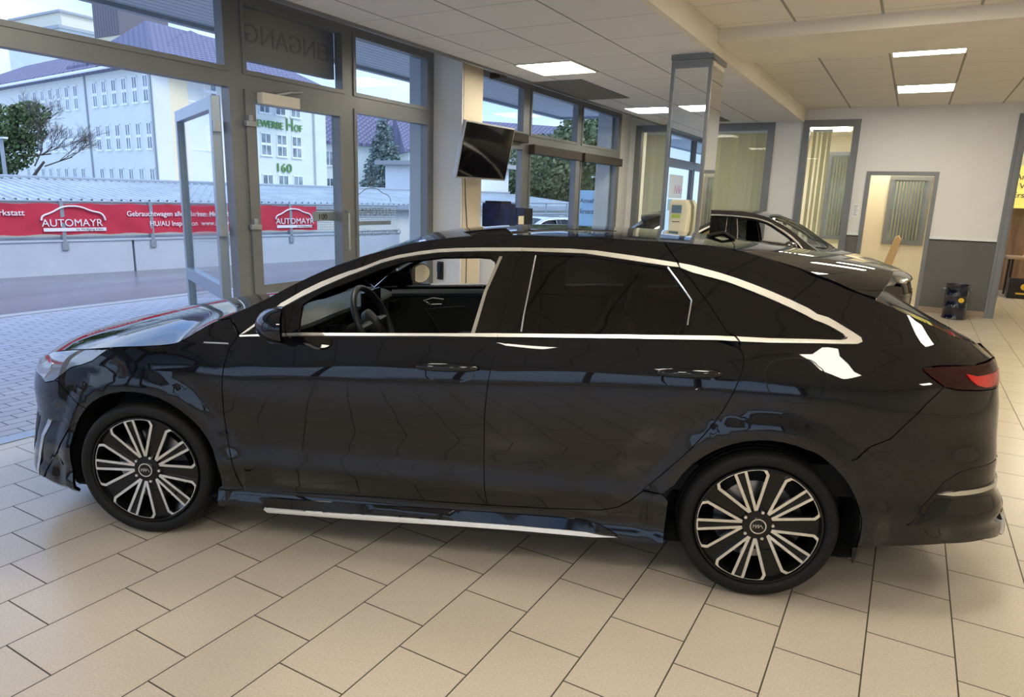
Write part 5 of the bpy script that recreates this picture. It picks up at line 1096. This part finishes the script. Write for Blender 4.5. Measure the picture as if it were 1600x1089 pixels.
def bare_branches(name, p, d, L, r, depth, m, parent, seed, spread=.55):
    rnd = random.Random(seed); mb = MB()
    def grow(p, d, L, r, k):
        q = p+d*L; mid = p+d*L*.5+Vector((rnd.uniform(-1, 1), rnd.uniform(-1, 1), rnd.uniform(-.5, .5)))*L*.08; mb.tube([p, mid, q], [r, r*.85, r*.7], 4 if k < 3 else 3, cap=False)
        if k == 0: return
        for _ in range(3 if k > 2 else 4):
            nd = (d+Vector((rnd.uniform(-1, 1), rnd.uniform(-1, 1), rnd.uniform(-.5, .8)))*spread).normalized(); grow(p+d*L*rnd.uniform(.45, 1), nd, L*rnd.uniform(.6, .8), r*.58, k-1)
    grow(Vector(p), Vector(d).normalized(), L, r, depth); return mb.build(name, m, parent, fix=False)
t = empty('ivy_tree', (-36.6, 16.0, 0), label='leaning tree wrapped in dark green ivy at the far left', cat='tree')
foliage('ivy_foliage', [((.9, .7, 3.9), (1.3, 1.3, 1.0), 1700, .10), ((.2, .2, 3.0), (1.7, 1.6, 1.2), 2300, .10), ((-.9, -.4, 1.8), (1.9, 1.8, 1.3), 2100, .10), ((-2.2, -.8, 3.2), (1.5, 1.5, 1.2), 1500, .10), ((1.7, 1.1, 4.55), (.8, .8, .5), 600, .09)], M['leaf'], t, 3)
MB().tube([(-1, 0, 0), (-.3, 0, 2), (.8, .5, 3.6), (1.6, 1.0, 4.6)], [.3, .24, .16, .08], 8).build('trunk', M['bark'], t)
bare_branches('bare_branches', (-.8, -.2, 3.6), (.3, .1, .9), 1.6, .06, 5, M['bark'], t, 11, .8); bare_branches('bare_branches', (1.0, .8, 2.6), (1, .5, .15), 1.5, .05, 5, M['bark'], t, 12, .6)
t = empty('bare_tree', (-30.8, 17.0, 0), label='leafless tree reaching in front of the office windows beside the ivy tree', cat='tree')
MB().tube([(-3.0, -1.6, 0), (-2.4, -1.2, 1.4), (-1.6, -.8, 2.4)], [.10, .08, .05], 6).build('trunk', M['bark'], t)
bare_branches('bare_branches', (-1.6, -.8, 2.2), (.9, .5, .35), 1.3, .035, 5, M['bark'], t, 5, .75); bare_branches('bare_branches', (-2.0, -1., 2.2), (.5, .1, .9), 1.4, .035, 5, M['bark'], t, 8, .75)
sp_ = empty('blue_spruce', (-25.0, 29.5, 0), label='blue-green spruce standing before the houses beyond the fence', cat='tree')
sb_ = []
for k in range(16):
    f = k/15; sb_.append(((.06*math.sin(k*2.3), .06*math.cos(k*1.7), 1.5+4.1*f), (1.35*(1-f)**.85+.10,)*2+(.30,), int(650*(1-f)+60), .085))
foliage('needles', sb_, M['needle'], sp_, 9); MB().tube([(0, 0, -.2), (0, 0, 5.75)], [.16, .03], 8).build('trunk', M['bark'], sp_)
def leafy(name, label, loc, blobs, seed, m='leaf2'):
    t = empty(name, loc, label=label, cat='tree'); foliage('foliage', blobs, M[m], t, seed); zt = max(b[0][2] for b in blobs)
    MB().tube([(0, 0, -.3), (.1, .1, zt*.5), (0, 0, zt)], [.25, .18, .06], 8).build('trunk', M['bark'], t); return t
leafy('broad_tree', 'wide dark evergreen behind the left rear street window', (-14.9, 28.5, 0), [((0, 0, 2.8), (2.0, 2., 1.5), 4200, .10), ((1.2, 1.2, 3.6), (1.8, 1.8, 1.2), 1800, .13), ((-1., -.5, 1.6), (1.8, 1.8, 1.), 1400, .13)], 21)
leafy('broad_tree', 'tallest leafy tree behind the middle rear street window', (-13.2, 30.5, 0), [((0, 0, 4.2), (1.9, 1.9, 1.7), 4600, .10), ((.8, .8, 2.6), (2.2, 2.2, 1.6), 4200, .10), ((-.9, -.6, 2.4), (1.7, 1.7, 1.5), 1900, .13)], 22)
leafy('broad_tree', 'yellow-green bushy tree low behind the right rear street window', (-10.9, 29.5, 0), [((0, 0, 2.2), (2.2, 2.2, 1.4), 2600, .12), ((1.6, 1.2, 1.6), (1.6, 1.6, 1.2), 1600, .12)], 23, 'leaf')
leafy('broad_tree', 'dark tree filling the gap behind the middle window tree', (-17.5, 40.0, 0), [((0, 0, 3.0), (4.5, 4.5, 2.3), 4200, .2), ((6, 3, 2.8), (5, 5, 2.0), 4200, .2)], 24, 'leaf')
# street furniture seen through the rear windows
rl = empty('guard_rail', (0, 0, 0), label='low galvanised rail in front of the trees outside the rear street windows', cat='railing')
for z in (1.38, 1.05): MB().tube([(-10.9, 14.0, z), (-9.3, 22.5, z)], .028, 6).build('rail_bar', M['rail'], rl)
for k in range(9): f = k/8; MB().tube([(-10.9+1.6*f, 14+8.5*f, -.03), (-10.9+1.6*f, 14+8.5*f, 1.38)], .03, 6).build('rail_post', M['rail'], rl)
sg_ = empty('direction_board', (-6.38, 14.85, 0), math.radians(14), label='pale blue parts counter board outside the right rear street window', cat='sign')
MB().box(-.37, .37, -.02, .02, .95, 1.74).build('board_face', M['signblue'], sg_)
for s, z in (('Annahme', 1.46), ('Ersatzteile', 1.22)):
    o = text('board_writing', s, M['signink'], .15, (0, 0, 0), (1, 0, 0), parent=sg_); o.matrix_parent_inverse = Matrix.Identity(4); o.matrix_basis = Matrix(((.9, 0, 0, -.33), (0, 0, -1, -.026), (0, 1, 0, z), (0, 0, 0, 1)))
MB().box(.27, .35, -.027, -.021, 1.40, 1.6).build('board_mark', M['signpink'], sg_); MB().box(.27, .35, -.027, -.021, 1.16, 1.32).build('board_mark', M['signpink'], sg_)
for x in (-.3, .3): MB().tube([(x, 0, -.03), (x, 0, .95)], .025, 8).build('board_post', M['rail'], sg_)
def street_lamp(loc, h, label, r=.035):
    l = empty('street_lamp', loc, label=label, cat='street lamp'); MB().tube([(0, 0, -.2), (0, 0, h)], r, 8).build('lamp_post', M['rail'], l); MB().box(-.35, .35, -.08, .08, h, h+.06).build('lamp_head', M['winframe'], l)
street_lamp((-29.3, 13.26, 0), 3.05, 'thin white street lamp at the left edge beside the ivy tree', .07); street_lamp((-11.76, 27.8, 0), 2.42, 'double-armed street lamp outside the right rear street window', .05)
street_lamp((-16.9, 22.0, 0), 2.35, 'slim lamp in front of the white garage block', .03)
sg2 = empty('red_flag_sign', (-17.5, 41.5, 0), label='small red sign on a mast above the trees', cat='sign'); MB().tube([(0, 0, -.2), (0, 0, 7.1)], .06, 6).build('mast', M['rail'], sg2); MB().box(-.1, .5, -.05, .05, 5.9, 7.0).build('sign_plate', M['redlit'], sg2)
# ------------------------------------------------------------------ the other cars
def other_car(loc, rz, sc, paint, label):
    c = copy_tree(main_car); c.name = 'parked_car'; c.location = loc; c.rotation_euler = (0, 0, rz); c.scale = sc; c['label'] = label
    st = [c]
    while st:
        o = st.pop(); st += list(o.children)
        if o.type == 'MESH':
            for sl in o.material_slots:
                if sl.material == M['paint']: sl.link = 'OBJECT'; sl.material = paint
    return c
other_car((-.60, 9.30, 0), math.pi, (.80, .93, 1.045), M['paint_grey'], 'dark graphite car parked behind the black estate, its bonnet towards the rear doorway')
other_car((-1.89, 11.30, 0), math.pi, (.62, .86, 1.02), M['paint_blue'], 'blue-grey car in the rear left corner, partly hidden by the mirror column')
other_car((-8.3, 13.6, -.02), math.radians(74), (.9, .95, .80), M['paint_white'], 'white car parked outside the rear street windows')
GROUPS = {'ceiling_light': 'square light panels in the ceilings', 'roller_blind': 'rolled-up blinds under the street window transoms', 'broad_tree': 'leafy trees behind the rear street windows', 'parked_car': 'parked cars behind the black estate car',
          'street_lamp': 'street lamps outside', 'vertical_blind': 'vertical slat blinds behind the rear wall windows', 'interior_window': 'small slatted windows inside the office rooms', 'ceiling_grille': 'dark return-air panels in the left ceiling', 'storage_box': 'boxes on the white cabinet'}
for o in SC.objects:
    if o.parent is None and o.name.split('.')[0] in GROUPS and 'label' in o: o['group'] = GROUPS[o.name.split('.')[0]]
